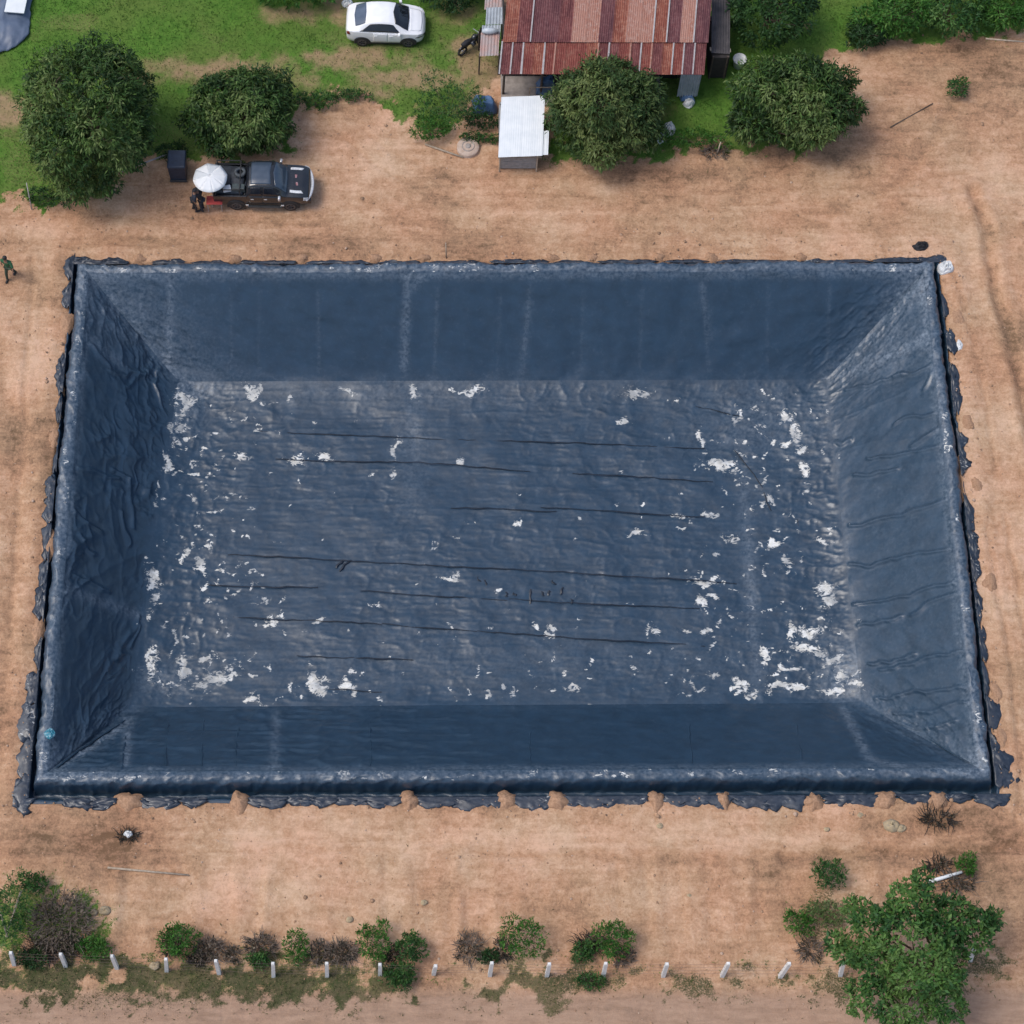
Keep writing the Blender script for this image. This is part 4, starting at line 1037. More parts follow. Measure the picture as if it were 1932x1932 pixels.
def car_common(t, sh, W, wheels_x, r, zs, arch=.09):
    for x in wheels_x:
        for sd_ in (-1, 1):
            wheel(t, x, sd_ * (W / 2 - .11), r, .24, sd_)
            mb = MB(); n = 18   # arch opening lined in black, a shallow ring standing just proud
            vs = []; fs = []
            for k in range(n + 1):
                a = math.pi * (k / n) * 1.16 - .08 * math.pi
                for q in (.96, 1.0 + arch / r):
                    vs.append((x + math.cos(a) * r * q, sd_ * (W / 2 + .012), r + math.sin(a) * r * q))
                    vs.append((x + math.cos(a) * r * q, sd_ * (W / 2 - .30), r + math.sin(a) * r * q))
            for k in range(n):
                b0, b1 = k * 4, (k + 1) * 4
                fs += [(b0, b0 + 2, b1 + 2, b1), (b0 + 2, b0 + 3, b1 + 3, b1 + 2), (b0 + 1, b0, b1, b1 + 1)]
            mb.add(vs, fs).build("wheel_arch", M_TRIM, t, True)
# ---- white fastback saloon
def white_car():
    W = 2.02; L2 = 2.06
    c = P(728, 88, 0); near = c.y
    t = thing("white_car", "white fastback saloon car parked on the grass left of the house", "car", (P(728, 88, 0).x, near + W / 2 - .02, 0), R(-1.5))
    xs = [-2.06, -2.0, -1.75, -1.4, -.95, -.4, .2, .62, 1.02, 1.3, 1.75, 1.95, 2.06]
    sh = Shell(xs, sill=[.48, .70, .86, .94, .97, .97, .97, .97, .97, .95, .85, .66, .38], wid=[.52, .76, .91, .98, 1.01, 1.01, 1.01, 1.01, 1.0, .98, .88, .70, .42],
               belt=[.80, .98, 1.10, 1.13, 1.12, 1.10, 1.08, 1.06, 1.04, 1.00, .90, .80, .62], wroof=[.38, .54, .66, .70, .68, .67, .67, .69, .76, .78, .72, .56, .32],
               roof=[.86, 1.08, 1.22, 1.38, 1.59, 1.68, 1.66, 1.52, 1.24, 1.08, .97, .88, .70], zs=[.36, .26, .24, .24, .24, .24, .24, .24, .24, .24, .25, .28, .40])
    sh.body("body", M_WHITE, t)
    sh.patch("windscreen", M_GLASS, t, (.52, .40), (1.16, 1.22), 4.05, 6, 1, both=True, off=.012)
    sh.patch("rear_window", M_GLASSB, t, (-1.52, -1.60), (-1.02, -.98), 4.1, 6, 1, both=True, off=.012)
    for s in (-1, 1):
        sh.patch("side_window", M_GLASS, t, (-1.32, -.78), (.80, .42), 3.12, 3.86, s, off=.012, nx=20)
        for a, b in ((-.62, .12), (.16, .84)):
            d = sh.patch("door", M_WHITE, t, (a, a), (b, b), .55, 2.95, s, off=.010)
            hd = MB().box((a + .14, s * 1.035, .92), (.18, .03, .035)).build("handle", M_WHITE, d, bevel=.008)
        MB().box((0, 0, 0), (.16, .22, .13), rz=s * .2, taper=.8).build("mirror", M_WHITE, t, True, .03).location = (.74, s * 1.08, 1.14)
        sh.patch("headlight", M_LAMP, t, (1.62, 1.70), (1.96, 1.99), 2.3, 3.1, s, off=.014)
        sh.patch("headlight_surround", M_TRIM, t, (1.55, 1.72), (2.03, 2.02), 2.0, 2.45, s, off=.010)
        sh.patch("tail_light", M_RED, t, (-1.96, -1.97), (-1.80, -1.86), 2.2, 2.9, s, off=.014)
    sh.patch("bonnet", M_WHITE, t, (1.26, 1.28), (1.84, 1.90), 4.2, 6, 1, both=True, off=.008)
    MB().box((0, 0, 0), (.06, 1.1, .14)).build("grille", M_TRIM, t, bevel=.02).location = (2.03, 0, .55)
    MB().box((0, 0, 0), (.05, 1.2, .16)).build("rear_bumper_insert", M_TRIM, t, bevel=.02).location = (-2.04, 0, .5)
    MB().box((0, 0, 0), (1.95, 1.9, .12)).build("underbody", M_TRIM, t).location = (0, 0, .24)
    car_common(t, sh, W, (-1.19, 1.19), .34, .24)
white_car()
# ---- black pickup
def pickup():
    W = 1.98; c = P(497, 397, 0)
    t = thing("pickup_truck", "black pickup truck with stickers on its bonnet, parked by the parasol", "pickup truck", (c.x + .03, c.y + W / 2, 0), R(-1.0))
    xs = [-.80, -.72, -.3, .25, .62, .95, 1.22, 1.55, 2.1, 2.3, 2.38]
    sh = Shell(xs, sill=[.93, .94, .95, .95, .95, .95, .95, .94, .90, .78, .6], wid=[.97, .98, .99, .99, .99, .99, .99, .99, .96, .86, .70],
               belt=[1.20, 1.22, 1.24, 1.24, 1.23, 1.22, 1.21, 1.19, 1.12, 1.02, .85], wroof=[.74, .74, .74, .74, .74, .76, .80, .84, .82, .74, .6],
               roof=[1.50, 1.80, 1.92, 1.93, 1.88, 1.62, 1.36, 1.30, 1.22, 1.12, .95], zs=[.48, .46, .44, .44, .44, .44, .44, .46, .48, .5, .56])
    sh.body("cab", M_BLACKP, t)
    mb = MB()
    mb.box((-1.60, 0, .72), (1.66, 1.94, .46)); 
    for s in (-1, 1): mb.box((-1.60, s * .94, 1.08), (1.66, .10, .30))
    mb.box((-2.40, 0, 1.06), (.07, 1.78, .28)); mb.box((-.86, 0, 1.1), (.08, 1.78, .34))
    mb.build("bed", M_BLACKP, t, False, .02)
    MB().box((-1.62, 0, .96), (1.5, 1.76, .02)).build("bed_liner", M_TRIM, t)
    ld = []
    for (x_, y_, a_, b_, h_) in ((-1.62, 0, 1.58, 1.76, .36), (-1.25, .1, .8, 1.2, .44), (-1.95, .25, .7, 1.1, .22), (-1.9, -.45, .6, .6, .18)):
        ld.append((x_, y_, a_, b_, h_))
    lm = MB()
    for (x_, y_, a_, b_, h_) in ld: lm.box((x_, y_, .98 + h_ / 2), (a_, b_, h_), rz=x_ * .05, taper=.86)
    lm.build('load_cover', simple('black_load_sheet', (.014, .018, .026), (.03, .038, .05), 5, .5, bm=.4), t, True, .05)
    mb = MB()
    for x in (-2.3, -1.1):
        for s in (-1, 1): mb.bar([(x, s * .9, 1.2), (x, s * .86, 1.62)], .03, 6)
        mb.bar([(x, -.86, 1.62), (x, .86, 1.62)], .03, 6)
    for s in (-1, 1): mb.bar([(-2.3, s * .86, 1.62), (-1.1, s * .86, 1.62)], .03, 6)
    mb.build("bed_rack", M_TRIM, t)
    sh.patch("windscreen", paint("pickup_windscreen_sky_tint", (.035, .055, .085), (.05, .07, .10), .08, .3), t, (.66, .56), (1.20, 1.24), 4.05, 6, 1, both=True, off=.012)  # sky reflection put into the glass colour as a blue tint
    sh.patch("rear_window", M_GLASS, t, (-.78, -.79), (-.70, -.70), 4.1, 6, 1, both=True, off=.012)
    sh.patch("roof_panel", simple("black_paint_sky_tint", (.040, .060, .090), (.060, .082, .115), 3, .3, coat=.3), t, (-.55, -.55), (.46, .40), 4.3, 6, 1, both=True, off=.008)  # black roof with the sky's blue reflection painted into its colour
    for s in (-1, 1):
        for a, b, q in ((-.62, -.02, .04), (.04, .86, -.30)):
            sh.patch("side_window", M_GLASS, t, (a, a + .06), (b, b + q * (1 if q < 0 else -1)), 3.12, 3.86, s, off=.012)
            d = sh.patch("door", M_BLACKP, t, (a - .03, a - .03), (b + .03, b + .03), .4, 2.95, s, off=.010)
            MB().box((a + .12, s * 1.015, 1.02), (.16, .03, .04)).build("handle", M_CHROME, d, bevel=.008)
        MB().box((0, 0, 0), (.14, .24, .20), taper=.85).build("mirror", M_CHROME, t, True, .03).location = (.86, s * 1.10, 1.28)
        MB().box((0, 0, 0), (1.7, .16, .06)).build("side_step", M_TRIM, t, bevel=.02).location = (.1, s * 1.02, .42)
        for x in (-.78, .98): MB().box((0, 0, 0), (.16, .05, .12)).build("mud_guard_badge", M_CHROME, t, bevel=.02).location = (x, s * 1.02, .50)
        sh.patch("headlight", M_LAMP, t, (2.02, 2.05), (2.28, 2.28), 2.1, 3.0, s, off=.014)
        MB().box((0, 0, 0), (.05, .16, .34)).build("tail_light", M_RED, t, bevel=.01).location = (-2.42, s * .88, .98)
    ws = simple("white_vinyl", (.70, .71, .72), (.5, .51, .53), 14, .5, lo=.45, hi=.6); rs = simple("red_vinyl", (.30, .10, .11), (.36, .24, .25), 14, .5)
    for s in (-1, 1):
        sh.patch("bonnet_sticker", ws, t, (1.36, 1.36), (2.02, 1.92), 4.25, 4.62, s, off=.014)
    sh.patch("bonnet_sticker", rs, t, (1.58, 1.60), (1.70, 1.68), 5.35, 5.75, 1, off=.014)
    sh.patch("bonnet_sticker", rs, t, (1.66, 1.64), (1.76, 1.74), 5.3, 5.7, -1, off=.014)
    mb = MB(); pts = [(2.06 + .40 * math.cos(a), .97 * math.sin(a), .92) for a in np.linspace(-1.35, 1.35, 15)]
    mb.bar(pts, .075, 8); mb.build("bull_bar", M_LAMP, t, True)
    MB().box((0, 0, 0), (.22, 1.74, .30)).build("front_bumper", M_BLACKP, t, bevel=.05).location = (2.30, 0, .62)
    MB().box((0, 0, 0), (.10, 1.7, .14)).build("rear_bumper", M_CHROME, t, bevel=.03).location = (-2.47, 0, .62)
    MB().box((-.1, 0, .52), (4.2, 1.5, .2)).build("chassis", M_TRIM, t)
    car_common(t, sh, W, (-1.33, 1.36), .38, .44)
    # cargo : spare wheel and bundled bags
    o = t.matrix_basis
    loc = Vector(t.location)
    sp = MB().lathe([(.15, 0), (.27, 0), (.30, .05), (.30, .15), (.27, .20), (.15, .20), (.15, 0)], (0, 0, 0), 22).build("spare_tyre", simple("dusty_rubber", (.07, .085, .10), (.035, .04, .045), 6, .7), None, True)
    sp.location = loc + Vector((-1.12, .25, 1.42)); tag(sp, "grey spare tyre lying on the load in the bed of the black pickup truck", "tyre")
    bx = MB().box((0, 0, 0), (.42, .30, .26), rz=.2, taper=.9).build("white_box", simple("white_plastic", (.70, .72, .73), (.6, .62, .64), 6, .5), None, False, .04)
    bx.location = loc + Vector((-1.75, -.62, 1.42)); tag(bx, "small white box on the near edge of the covered load of the black pickup", "box")
    gx = MB().box((0, 0, 0), (.7, .34, .30), rz=-.05, taper=.9).build("toolbox", simple("green_grey_metal", (.05, .07, .07), (.03, .04, .045), 6, .5), None, False, .03)
    gx.location = loc + Vector((-1.18, -.58, 1.42)); tag(gx, "dark green grey toolbox behind the cab on the load of the black pickup", "toolbox")
pickup()
# ------------------------------------------------------------------ house, shed and yard
M_ROOFA = lambda c, c2, nm: None
def mat_rust(name, c, c2, c3):
    m, t, b = newmat(name)
    v = mapping(t, (1.6, .35, 1))
    n = noise(t, 1.6, 6, .7, v, .4); n2 = noise(t, 6, 5, .7)
    col = mixc(t, rng(t, n, .40, .60), c, c2)
    col = mixc(t, rng(t, math2(t, 'ADD', n2, math2(t, 'MULTIPLY', n, .5)), .72, .95, 0, .8), col, c3)
    t.links.new(col, b.inputs["Base Color"]); b.inputs["Roughness"].default_value = .75; b.inputs["Specular IOR Level"].default_value = .3
    return m
RUST = [mat_rust("rust_a", (.150, .036, .030), (.215, .060, .046), (.25, .12, .09)), mat_rust("rust_b", (.100, .030, .032), (.165, .050, .048), (.22, .10, .09)),
        mat_rust("rust_c", (.190, .055, .038), (.270, .092, .058), (.34, .18, .13)), mat_rust("rust_d", (.370, .200, .155), (.310, .135, .095), (.42, .29, .25)),
        mat_rust("rust_e", (.088, .032, .038), (.135, .046, .050), (.18, .09, .09))]
M_ZINC = simple("zinc", (.42, .40, .40), (.30, .27, .27), 5, .6, bm=.1)
M_TIN = simple("grey_tin", (.36, .40, .44), (.25, .29, .33), 3, .5)
M_PINKT = simple("faded_pink_tin", (.40, .25, .22), (.33, .30, .30), 2.5, .7)
M_WOOD = simple("old_timber", (.115, .085, .065), (.065, .05, .04), 6, .9, bm=.2)
M_PALEW = simple("pale_timber", (.42, .35, .27), (.30, .24, .18), 8, .85)
M_DARKW = simple("dark_wall_board", (.040, .034, .032), (.022, .02, .02), 5, .9)
M_CONC = simple("concrete", (.36, .32, .29), (.25, .22, .20), 4, .9, bm=.2)
M_CONCP = simple("soil_stained_concrete", (.50, .40, .33), (.42, .31, .24), 5, .9, bm=.2)
M_BLUET = simple("blue_tarpaulin", (.10, .19, .34), (.05, .11, .22), 3, .5, bm=.3)
M_WSHEET = simple("white_sheet_metal", (.74, .77, .78), (.66, .70, .72), 2, .5)
M_GBLOCK = simple("grey_block_wall", (.33, .32, .31), (.24, .235, .23), 5, .9, bm=.2)
M_BLKCL = simple("black_cloth", (.014, .015, .018), (.03, .03, .035), 8, .9)
M_BLKPL = simple("black_plastic", (.016, .018, .022), (.035, .038, .045), 6, .45)
M_NAVY = simple("navy_plastic", (.030, .045, .075), (.018, .026, .045), 4, .4)
M_STONE = simple("sandstone", (.42, .33, .20), (.30, .25, .18), 6, .9, bm=.3)
M_WRAG = simple("white_plastic_film", (.72, .74, .74), (.55, .57, .58), 6, .5)
def corr(p0, ux, uy, wdt, ln, waves=6, amp=.022, name="roof_sheet", mat=None, parent=None, lift=0):
    """corrugated sheet: p0 lower left corner, ux across, uy up the slope"""
    n = ux.cross(uy).normalized(); nx = waves * 4 + 1
    x = np.linspace(0, wdt, nx)[None, :, None]; y = np.array([0, ln * .5, ln])[:, None, None]
    z = amp * np.sin(np.linspace(0, waves * 2 * math.pi, nx))[None, :, None] + lift
    pts = np.array(p0)[None, None, :] + x * np.array(ux) + y * np.array(uy) + z * np.array(n)
    return grid_mesh(name, pts, mat, parent)
def house():
    zE = 2.5
    EL, ER = P(941, 140, zE), P(1326, 141, zE)
    ux = (ER - EL); W = ux.length; ux.normalize()
    side = Vector((-ux.y, ux.x, 0)); pitch = R(17)
    # yaw of the ridge direction measured from the left edge of the roof
    zt = zE
    for _ in range(5):
        UL = P(951, 0, zt); zt = zE + math.tan(pitch) * (UL - EL).dot(side)
    UR = P(1341, 0, zt)
    uyl = (UL - EL); run = uyl.length; uyl.normalize(); uyr = (UR - ER).normalized()
    uy = (uyl + uyr).normalized()
    h = thing("house", "house with a patched rusty corrugated iron roof at the top centre", "house", (EL.x, EL.y, 0))
    o = Vector((EL.x, EL.y, 0))
    rr = random.Random(4)
    N = 19; cw = W / N
    low = run * .45
    tl = [1, 1, 0, 2, 0, 0, 0, 0, 2, 1, 1, 0, 1, 0, 1, 2, 0, 4, 1]
    for k in range(N):
        p = EL + ux * (cw * k) - o
        c = corr(p, ux, uy, cw * 1.12, low * 1.05 + rr.uniform(-.03, .05), 6, .02, "roof_sheet", RUST[tl[k]], h, .010 * (k % 3))
        if k in (0, 1, 2, 4, 5, 9, 10, 12, 13, 14, 16, 17, 18):
            e = MB(); q = p + ux * (.02); n = ux.cross(uy).normalized() * .062
            e.add([q - ux * .035 + n, q + ux * (.035 if k not in (2, 4, 10, 12) else .07) + n, q + ux * .04 + uy * low * .98 + n, q - ux * .035 + uy * low * .98 + n], [(0, 1, 2, 3)])
            bm_ = e.build("sheet_edge", M_ZINC if k not in (5, 9, 12, 14) else RUST[3], h); so = bm_.modifiers.new("t", 'SOLIDIFY'); so.thickness = .012; so.offset = -1
    N2 = 15; cw2 = W / N2; tu = [3, 2, 1, 4, 4, 4, 1, 3, 3, 4, 2, 3, 3, 1, 2]
    tu = [2, 1, 4, 4, 1, 3, 3, 4, 2, 3, 3, 2, 4, 3, 4]
    for k in range(N2):
        p = EL + ux * (cw2 * k + .06) + uy * (low * .93) + Vector((0, 0, .085)) - o
        corr(p, ux, uy, cw2 * 1.10, run * .9, 7, .02, "roof_sheet", RUST[tu[k]], h, .010 * (k % 2))
        if k in (2, 11, 12, 14):
            e = MB(); n = ux.cross(uy).normalized() * .062
            e.add([p - ux * .03 + n, p + ux * .04 + n, p + ux * .04 + uy * run * .8 + n, p - ux * .03 + uy * run * .8 + n], [(0, 1, 2, 3)])
            bm_ = e.build("sheet_edge", M_ZINC, h); so = bm_.modifiers.new("t", 'SOLIDIFY'); so.thickness = .012; so.offset = -1
    # rafters, purlins
    for s in (.05, .5, .95):
        p = EL + uy * (low * s) - o - Vector((0, 0, .09))
        MB().bar([p, p + ux * W], .04, 4).build("purlin", M_WOOD, h)
    # posts and walls
    y1 = uy.y
    for k in range(6):
        p = EL + ux * (W * (.03 + .94 * k / 5)) + side * .5 - o
        MB().bar([(p.x, p.y, 0), (p.x, p.y, zE + .05)], .07, 6).build("post", M_WOOD, h)
    b0 = EL + ux * .3 + side * 1.6 - o
    nb = 30; bw = (W - .6) / nb
    for k in range(nb):
        p = b0 + ux * (bw * (k + .5))
        MB().box((p.x, p.y, 1.25), (bw * .95, .03, 2.5 + rr.uniform(-.05, .05)), rz=math.atan2(ux.y, ux.x)).build("wall_board", M_DARKW if k % 4 else M_WOOD, h)
    for s in (0, 1):
        q = b0 + ux * ((W - .6) * s); m = MB()
        m.box((q.x, q.y + 2.4, 1.4), (.06, 4.8, 2.8)); m.build("side_wall", M_DARKW, h)
    # corner wall of grey blue tin at the right
    q = P(1286, 143, zE) - o; q2 = P(1326, 143, zE) - o
    corr(Vector((q.x, q.y + .28, .35)), Vector((1, 0, 0)), Vector((0, -.04, 1)).normalized(), (q2.x - q.x) * .98, 2.05, 8, .03, "tin_wall", M_TIN, h)
    # low porch rail and beam left of centre
    a = P(1000, 165, .9) - o; b = P(1060, 165, .9) - o
    MB().bar([a, b], .035, 5).bar([a, (a.x, a.y, 0)], .03, 5).bar([b, (b.x, b.y, 0)], .03, 5).build("porch_rail", M_PALEW, h)
    MB().box((W * .42, .9, .08), (W * .8, 2.2, .16)).build("floor_slab", M_CONC, h)
    return EL, ux, side, W
HEL, HUX, HSIDE, HW = house()
def leanto():
    c = P(925, 75, 1.7); t = thing("lean_to", "small lean-to of grey and pinkish tin against the left side of the rusty roofed house", "lean-to", (c.x, c.y, 0))
    ux, uy = Vector((1, .02, .04)).normalized(), Vector((.06, 1, .12)).normalized()
    for i, (dx, dy, w_, l_, m) in enumerate([(905, 106, .95, 1.35, M_PINKT), (908, 78, .95, .9, M_TIN), (916, 48, .95, 1.0, M_TIN), (914, 20, .95, 1.6, M_PINKT)]):
        p = P(dx, dy, 1.7) - Vector((c.x, c.y, 0))
        corr(p, ux, uy, w_, l_, 6, .025, "roof_sheet", m, t, .03 * i)
    for x in (-.55, .45):
        for y in (-.9, .6): MB().bar([(x, y, 0), (x, y, 1.72)], .045, 5).build("post", M_WOOD, t)
    MB().box((0, .75, .85), (1.0, .04, 1.7)).build("back_wall", M_DARKW, t)
    b = P(925, 58, 2.05); o = MB().bar([(0, 0, 0), (.25, 0, .02), (.5, .02, 0), (.8, .0, .01)], [.10, .17, .17, .1], 9).build("sack", simple("silver_sack", (.55, .60, .64), (.40, .45, .50), 5, .4), None, True)
    o.location = (b.x - .4, b.y, 2.02); tag(o, "silvery white sack lying on the lean-to roof left of the rusty roof", "sack")
    # annex on the right with dark roof
    c = P(1356, 60, 1.9); t = thing("dark_annex", "low annex with nearly black tin roof right of the rusty roofed house", "annex", (c.x, c.y, 0))
    m = simple("sooty_tin", (.045, .042, .045), (.09, .08, .08), 2, .8)
    for k in range(4):
        p = P(1342, 100 - k * 29, 1.9) - Vector((c.x, c.y, 0))
        corr(p, Vector((1, 0, -.08)).normalized(), Vector((.05, 1, .15)).normalized(), .95, 2.0, 7, .02, "roof_sheet", m, t, .02 * k)
    for x in (-.35, .4):
        for y in (-1.5, .8): MB().bar([(x, y, 0), (x, y, 1.85)], .05, 5).build("post", M_WOOD, t)
    MB().box((.05, -.2, .9), (.9, 2.6, 1.7)).build("wall", M_DARKW, t)
    a = P(1340, 92, 1.95); b = P(1378, 96, 1.7)
    o = MB().box((0, 0, 0), ((b - a).length, .22, .05), ry=.12).build("plank", M_PALEW, None, bevel=.008); o.location = (a + b) / 2; tag(o, "pale plank at the front edge of the dark annex roof", "plank")
leanto()
def shed():
    z = 1.4
    c = [P(940, 297, z), P(1022, 294, z), P(1026, 182, z + .2), P(946, 183, z + .2)]
    o = Vector((c[0].x, c[0].y, 0))
    t = thing("shed", "small grey walled shed with a bright white flat roof", "shed", o)
    ux = c[1] - c[0]; W = ux.length; ux.normalize(); uy = c[3] - c[0]; L = uy.length; uy.normalize()
    for k in range(4):
        corr(c[0] - o + ux * (W / 4 * k), ux, uy, W / 4 * 1.06, L, 5, .004, "roof_sheet", M_WSHEET, t, .008 * (k % 2))
    p = P(1020, 292, z - .02) - o; corr(p - Vector((.05, 0, .03)), ux, uy, .42, L * .40, 3, .007, "roof_sheet", M_WSHEET, t)
    # wall panels of blockwork : front courses
    w_ = W * .86; bw, bh = .4, .2
    for r_ in range(6):
        n = int(w_ / bw) + 1
        for k in range(n):
            x0 = max(0, (k - (.5 if r_ % 2 else 0)) * bw); x1 = min(w_, (k + 1 - (.5 if r_ % 2 else 0)) * bw)
            if x1 - x0 < .05: continue
            MB().box((.12 + (x0 + x1) / 2, .28 + random.uniform(-.006, .006), .1 + r_ * bh + .1), (x1 - x0 - .014, .12, bh - .014)).build("block", M_GBLOCK, t)
    MB().box((.12 + w_ / 2, .30, .65), (w_ - .02, .08, 1.25)).build("wall_core", M_CONC, t)
    for x in (.14, .10 + w_):
        MB().box((x, L * .5, .65), (.10, L * .85, 1.3)).build("side_wall", M_GBLOCK, t)
    MB().box((.12 + w_ / 2, L * .93, .72), (w_, .1, 1.44)).build("back_wall", M_GBLOCK, t)
    for x in (.1, .1 + w_): MB().bar([(x, .1, 0), (x, .1, 1.38)], .04, 6).build("post", M_PALEW, t)
    MB().bar([(0, .02, 1.35), (W, .02, 1.35)], .035, 4).build("eave_beam", M_WOOD, t)
shed()
def at(o, dx, dy, z=0): o.location = P(dx, dy, z); return o
# round concrete well lid
t = thing("well_cover", "round pale concrete lid with a raised knob near the white roofed shed", "well cover", P(883, 279, .05))
MB().lathe([(0, .16), (.15, .17), (.40, .16), (.55, .14), (.575, .10), (.575, -.25)], n=40).build("lid", M_CONCP, t, True)
MB().lathe([(0, .24), (.09, .24), (.13, .22), (.15, .165)], n=20).build("knob", M_CONC, t, True)
MB().lathe([(.28, .16), (.285, .19), (.32, .19), (.325, .16)], n=32).build("rib", M_CONC, t, True)
# poles
def pole(name, label, a, b, r=.05, mat=None, cat="pole", za=.06, zb=.06):
    A, B = P(*a, za), P(*b, zb)
    o = MB().bar([A - A, (B - A) * .5 + Vector((0, 0, -.01)), B - A], [r, r * .9, r * .7], 7).build(name, mat or M_PALEW, None, True); o.location = A
    tag(o, label, cat); return o
pole("bamboo_pole", "pale bamboo pole on the soil pointing at the round concrete lid", (802, 272), (874, 297), .055)
pole("wooden_pole", "long thin wooden pole lying on the soil below the front left pond corner", (203, 1637), (356, 1651), .05)
pole("white_plank", "whitish plank lying on the soil above the front right tree", (1752, 1664), (1815, 1645), .09, M_WSHEET, "plank", .15, .35)
pole("bamboo_pole", "pale pole lying on the shrubs in the top right corner", (1860, 73), (1935, 79), .05, M_PALEW, "pole", .9, .9)
pole("bamboo_pole", "weathered stick lying across the bare soil below the lone shrub at the upper right", (1680, 240), (1760, 195), .035, M_WOOD)
pole("survey_stick", "thin upright stick on the far side of the pond rim near its middle", (842, 488), (841, 458), .03, M_PALEW, "stick", 0, 1.0)
pole("branch", "pale forked branch lying on the far left brush pile", (0, 1720), (14, 1768), .05, M_PALEW, "branch", .9, .4)
pole("branch", "pale branch crossing the forked one on the far left brush pile", (40, 1680), (10, 1770), .045, M_PALEW, "branch", .9, .4)
pole("wooden_stake", "pale green stake leaning at the soil edge between the two right mango trees", (1352, 292), (1360, 268), .05, M_PALEW, "stake", 0, .9)
pole("rail_pole", "pale rail pole running under the skirt of the largest mango tree", (228, 324), (318, 290), .05, M_ZINC, "pole", .6, .6)
for i, (a, b, lab) in enumerate([((60, 395), (50, 345), "leftmost pale prop stake under the largest mango tree"), ((203, 340), (195, 295), "left stake of the pale pair propping the largest mango tree"), ((214, 338), (203, 295), "right stake of the pale pair propping the largest mango tree"), ((164, 352), (162, 310), "thin prop stake between the pair and the leftmost stake under the largest mango tree")]):
    pole("prop_stake", lab, a, b, .035, M_ZINC, "stake", 0, 1.6)
# tarpaulin with board, upper left corner
def heap_grid(name, dxy, mat, zamp, zb, label, cat, seed, th=.02, kind=None, nx=40, ny=30, parent=None):
    c = [P(*q) for q in dxy]; g = bilin(*c, nx, ny); x, y = g[..., 0], g[..., 1]
    x += (fbm(y * 1.2, x * 0 + seed, 3, 601) - .5) * .5; y += (fbm(x * 1.2, y * 0 + seed, 3, 602) - .5) * .5
    fade = edge_fade(nx, ny, min(nx, ny) * .25)
    g[..., 2] = .05 + zb * fade + zamp * ridge(x * 1.1 + seed, y * 1.1, 3, 603)
    o = grid_mesh(name, g, mat)
    so = o.modifiers.new("thickness", 'SOLIDIFY'); so.thickness = th; so.offset = 1
    return tag(o, label, cat)
heap_grid("tarpaulin", [(-60, 160), (52, 66), (66, -60), (-80, -60)], simple("slate_blue_tarp", (.075, .105, .165), (.11, .145, .21), 2.2, .45, bm=.2), .16, .25, "slate blue tarpaulin spread on the grass in the upper left corner", "tarpaulin", 3)
o = MB().box((0, 0, 0), (1.05, 1.3, .08), rz=-.1).build("white_board", M_WSHEET, None, bevel=.02); at(o, 31, 5, .55); tag(o, "white board lying on the slate blue tarpaulin in the upper left corner", "board")
heap_grid("blue_tarpaulin", [(890, 218), (938, 214), (934, 188), (892, 190)], M_BLUET, .35, .7, "crumpled bright blue tarpaulin bundle left of the white roofed shed", "tarpaulin", 5)
heap_grid("blue_sheet", [(1012, 180), (1052, 180), (1050, 155), (1015, 158)], M_BLUET, .2, .8, "dull blue sheet bundled under the eave just above the white roofed shed", "tarpaulin", 6)
heap_grid("blue_cloth", [(1286, 196), (1312, 198), (1306, 178), (1280, 176)], M_BLUET, .2, .3, "pale blue cloth heap under the tin wall at the right corner of the house", "cloth", 7)
# barrels, buckets, bags
def lathe_thing(name, label, cat, dx, dy, prof, mat, z=0, n=20, rx=0, ry=0):
    o = MB().lathe(prof, n=n).build(name, mat, None, True); at(o, dx, dy, z); o.rotation_euler = (rx, ry, 0); return tag(o, label, cat)
o = thing("water_bin", "dark navy plastic bin standing between the two left mango trees", "bin", P(338, 327, 0))
MB().box((0, 0, .62), (.82, .95, 1.24), taper=1.08).build("body", M_NAVY, o, False, .06)
MB().box((0, 0, 1.29), (.94, 1.08, .08), taper=.9).build("lid", M_NAVY, o, False, .03)
MB().bar([(-.42, -.5, .08), (.42, -.5, .08)], .07, 8).build("axle", M_TRIM, o)
lathe_thing("white_bucket", "round white bucket in the dark grass right of the house", "bucket", 1393, 124, [(0, .02), (.27, .02), (.34, .55), (.36, .56), (.36, .60), (.30, .60), (.26, .08), (0, .08)], M_WRAG)
def crumple(name, label, cat, dx, dy, rx, ry, rz, mat, seed, z=0):
    rr = random.Random(seed); mb = MB(); n, m = 12, 7; vs = []; fs = []
    for j in range(m):
        for k in range(n):
            a = 2 * math.pi * k / n; e = (j / (m - 1)) * math.pi * .5
            q = .75 + .5 * float(vn(np.array([math.cos(a) * 1.7 + seed]), np.array([math.sin(a) * 1.7 + j * .55]), seed)[0])
            vs.append((math.cos(a) * math.cos(e) * rx * q, math.sin(a) * math.cos(e) * ry * q, math.sin(e) * rz * (.7 + .6 * rr.random())))
    for j in range(m - 1):
        for k in range(n): fs.append((j * n + k, j * n + (k + 1) % n, (j + 1) * n + (k + 1) % n, (j + 1) * n + k))
    o = mb.add(vs, fs).build(name, mat, None, False); at(o, dx, dy, z)
    return tag(o, label, cat)
crumple("plastic_sack", "white plastic sack lying outside the back right pond corner", "sack", 1784, 507, .42, .40, .35, M_WRAG, 3)
crumple("plastic_sack", "white plastic scrap on the right rim of the pond, well below the back right corner", "sack", 1810, 652, .16, .32, .16, M_WRAG, 4)
crumple("black_heap", "small black cloth heap on the soil behind the back right pond corner", "cloth", 1736, 468, .45, .28, .40, M_BLKCL, 5)
crumple("white_rag", "white rag on the charred sticks below the front left pond corner", "rag", 242, 1574, .22, .16, .2, M_WRAG, 6, .2)
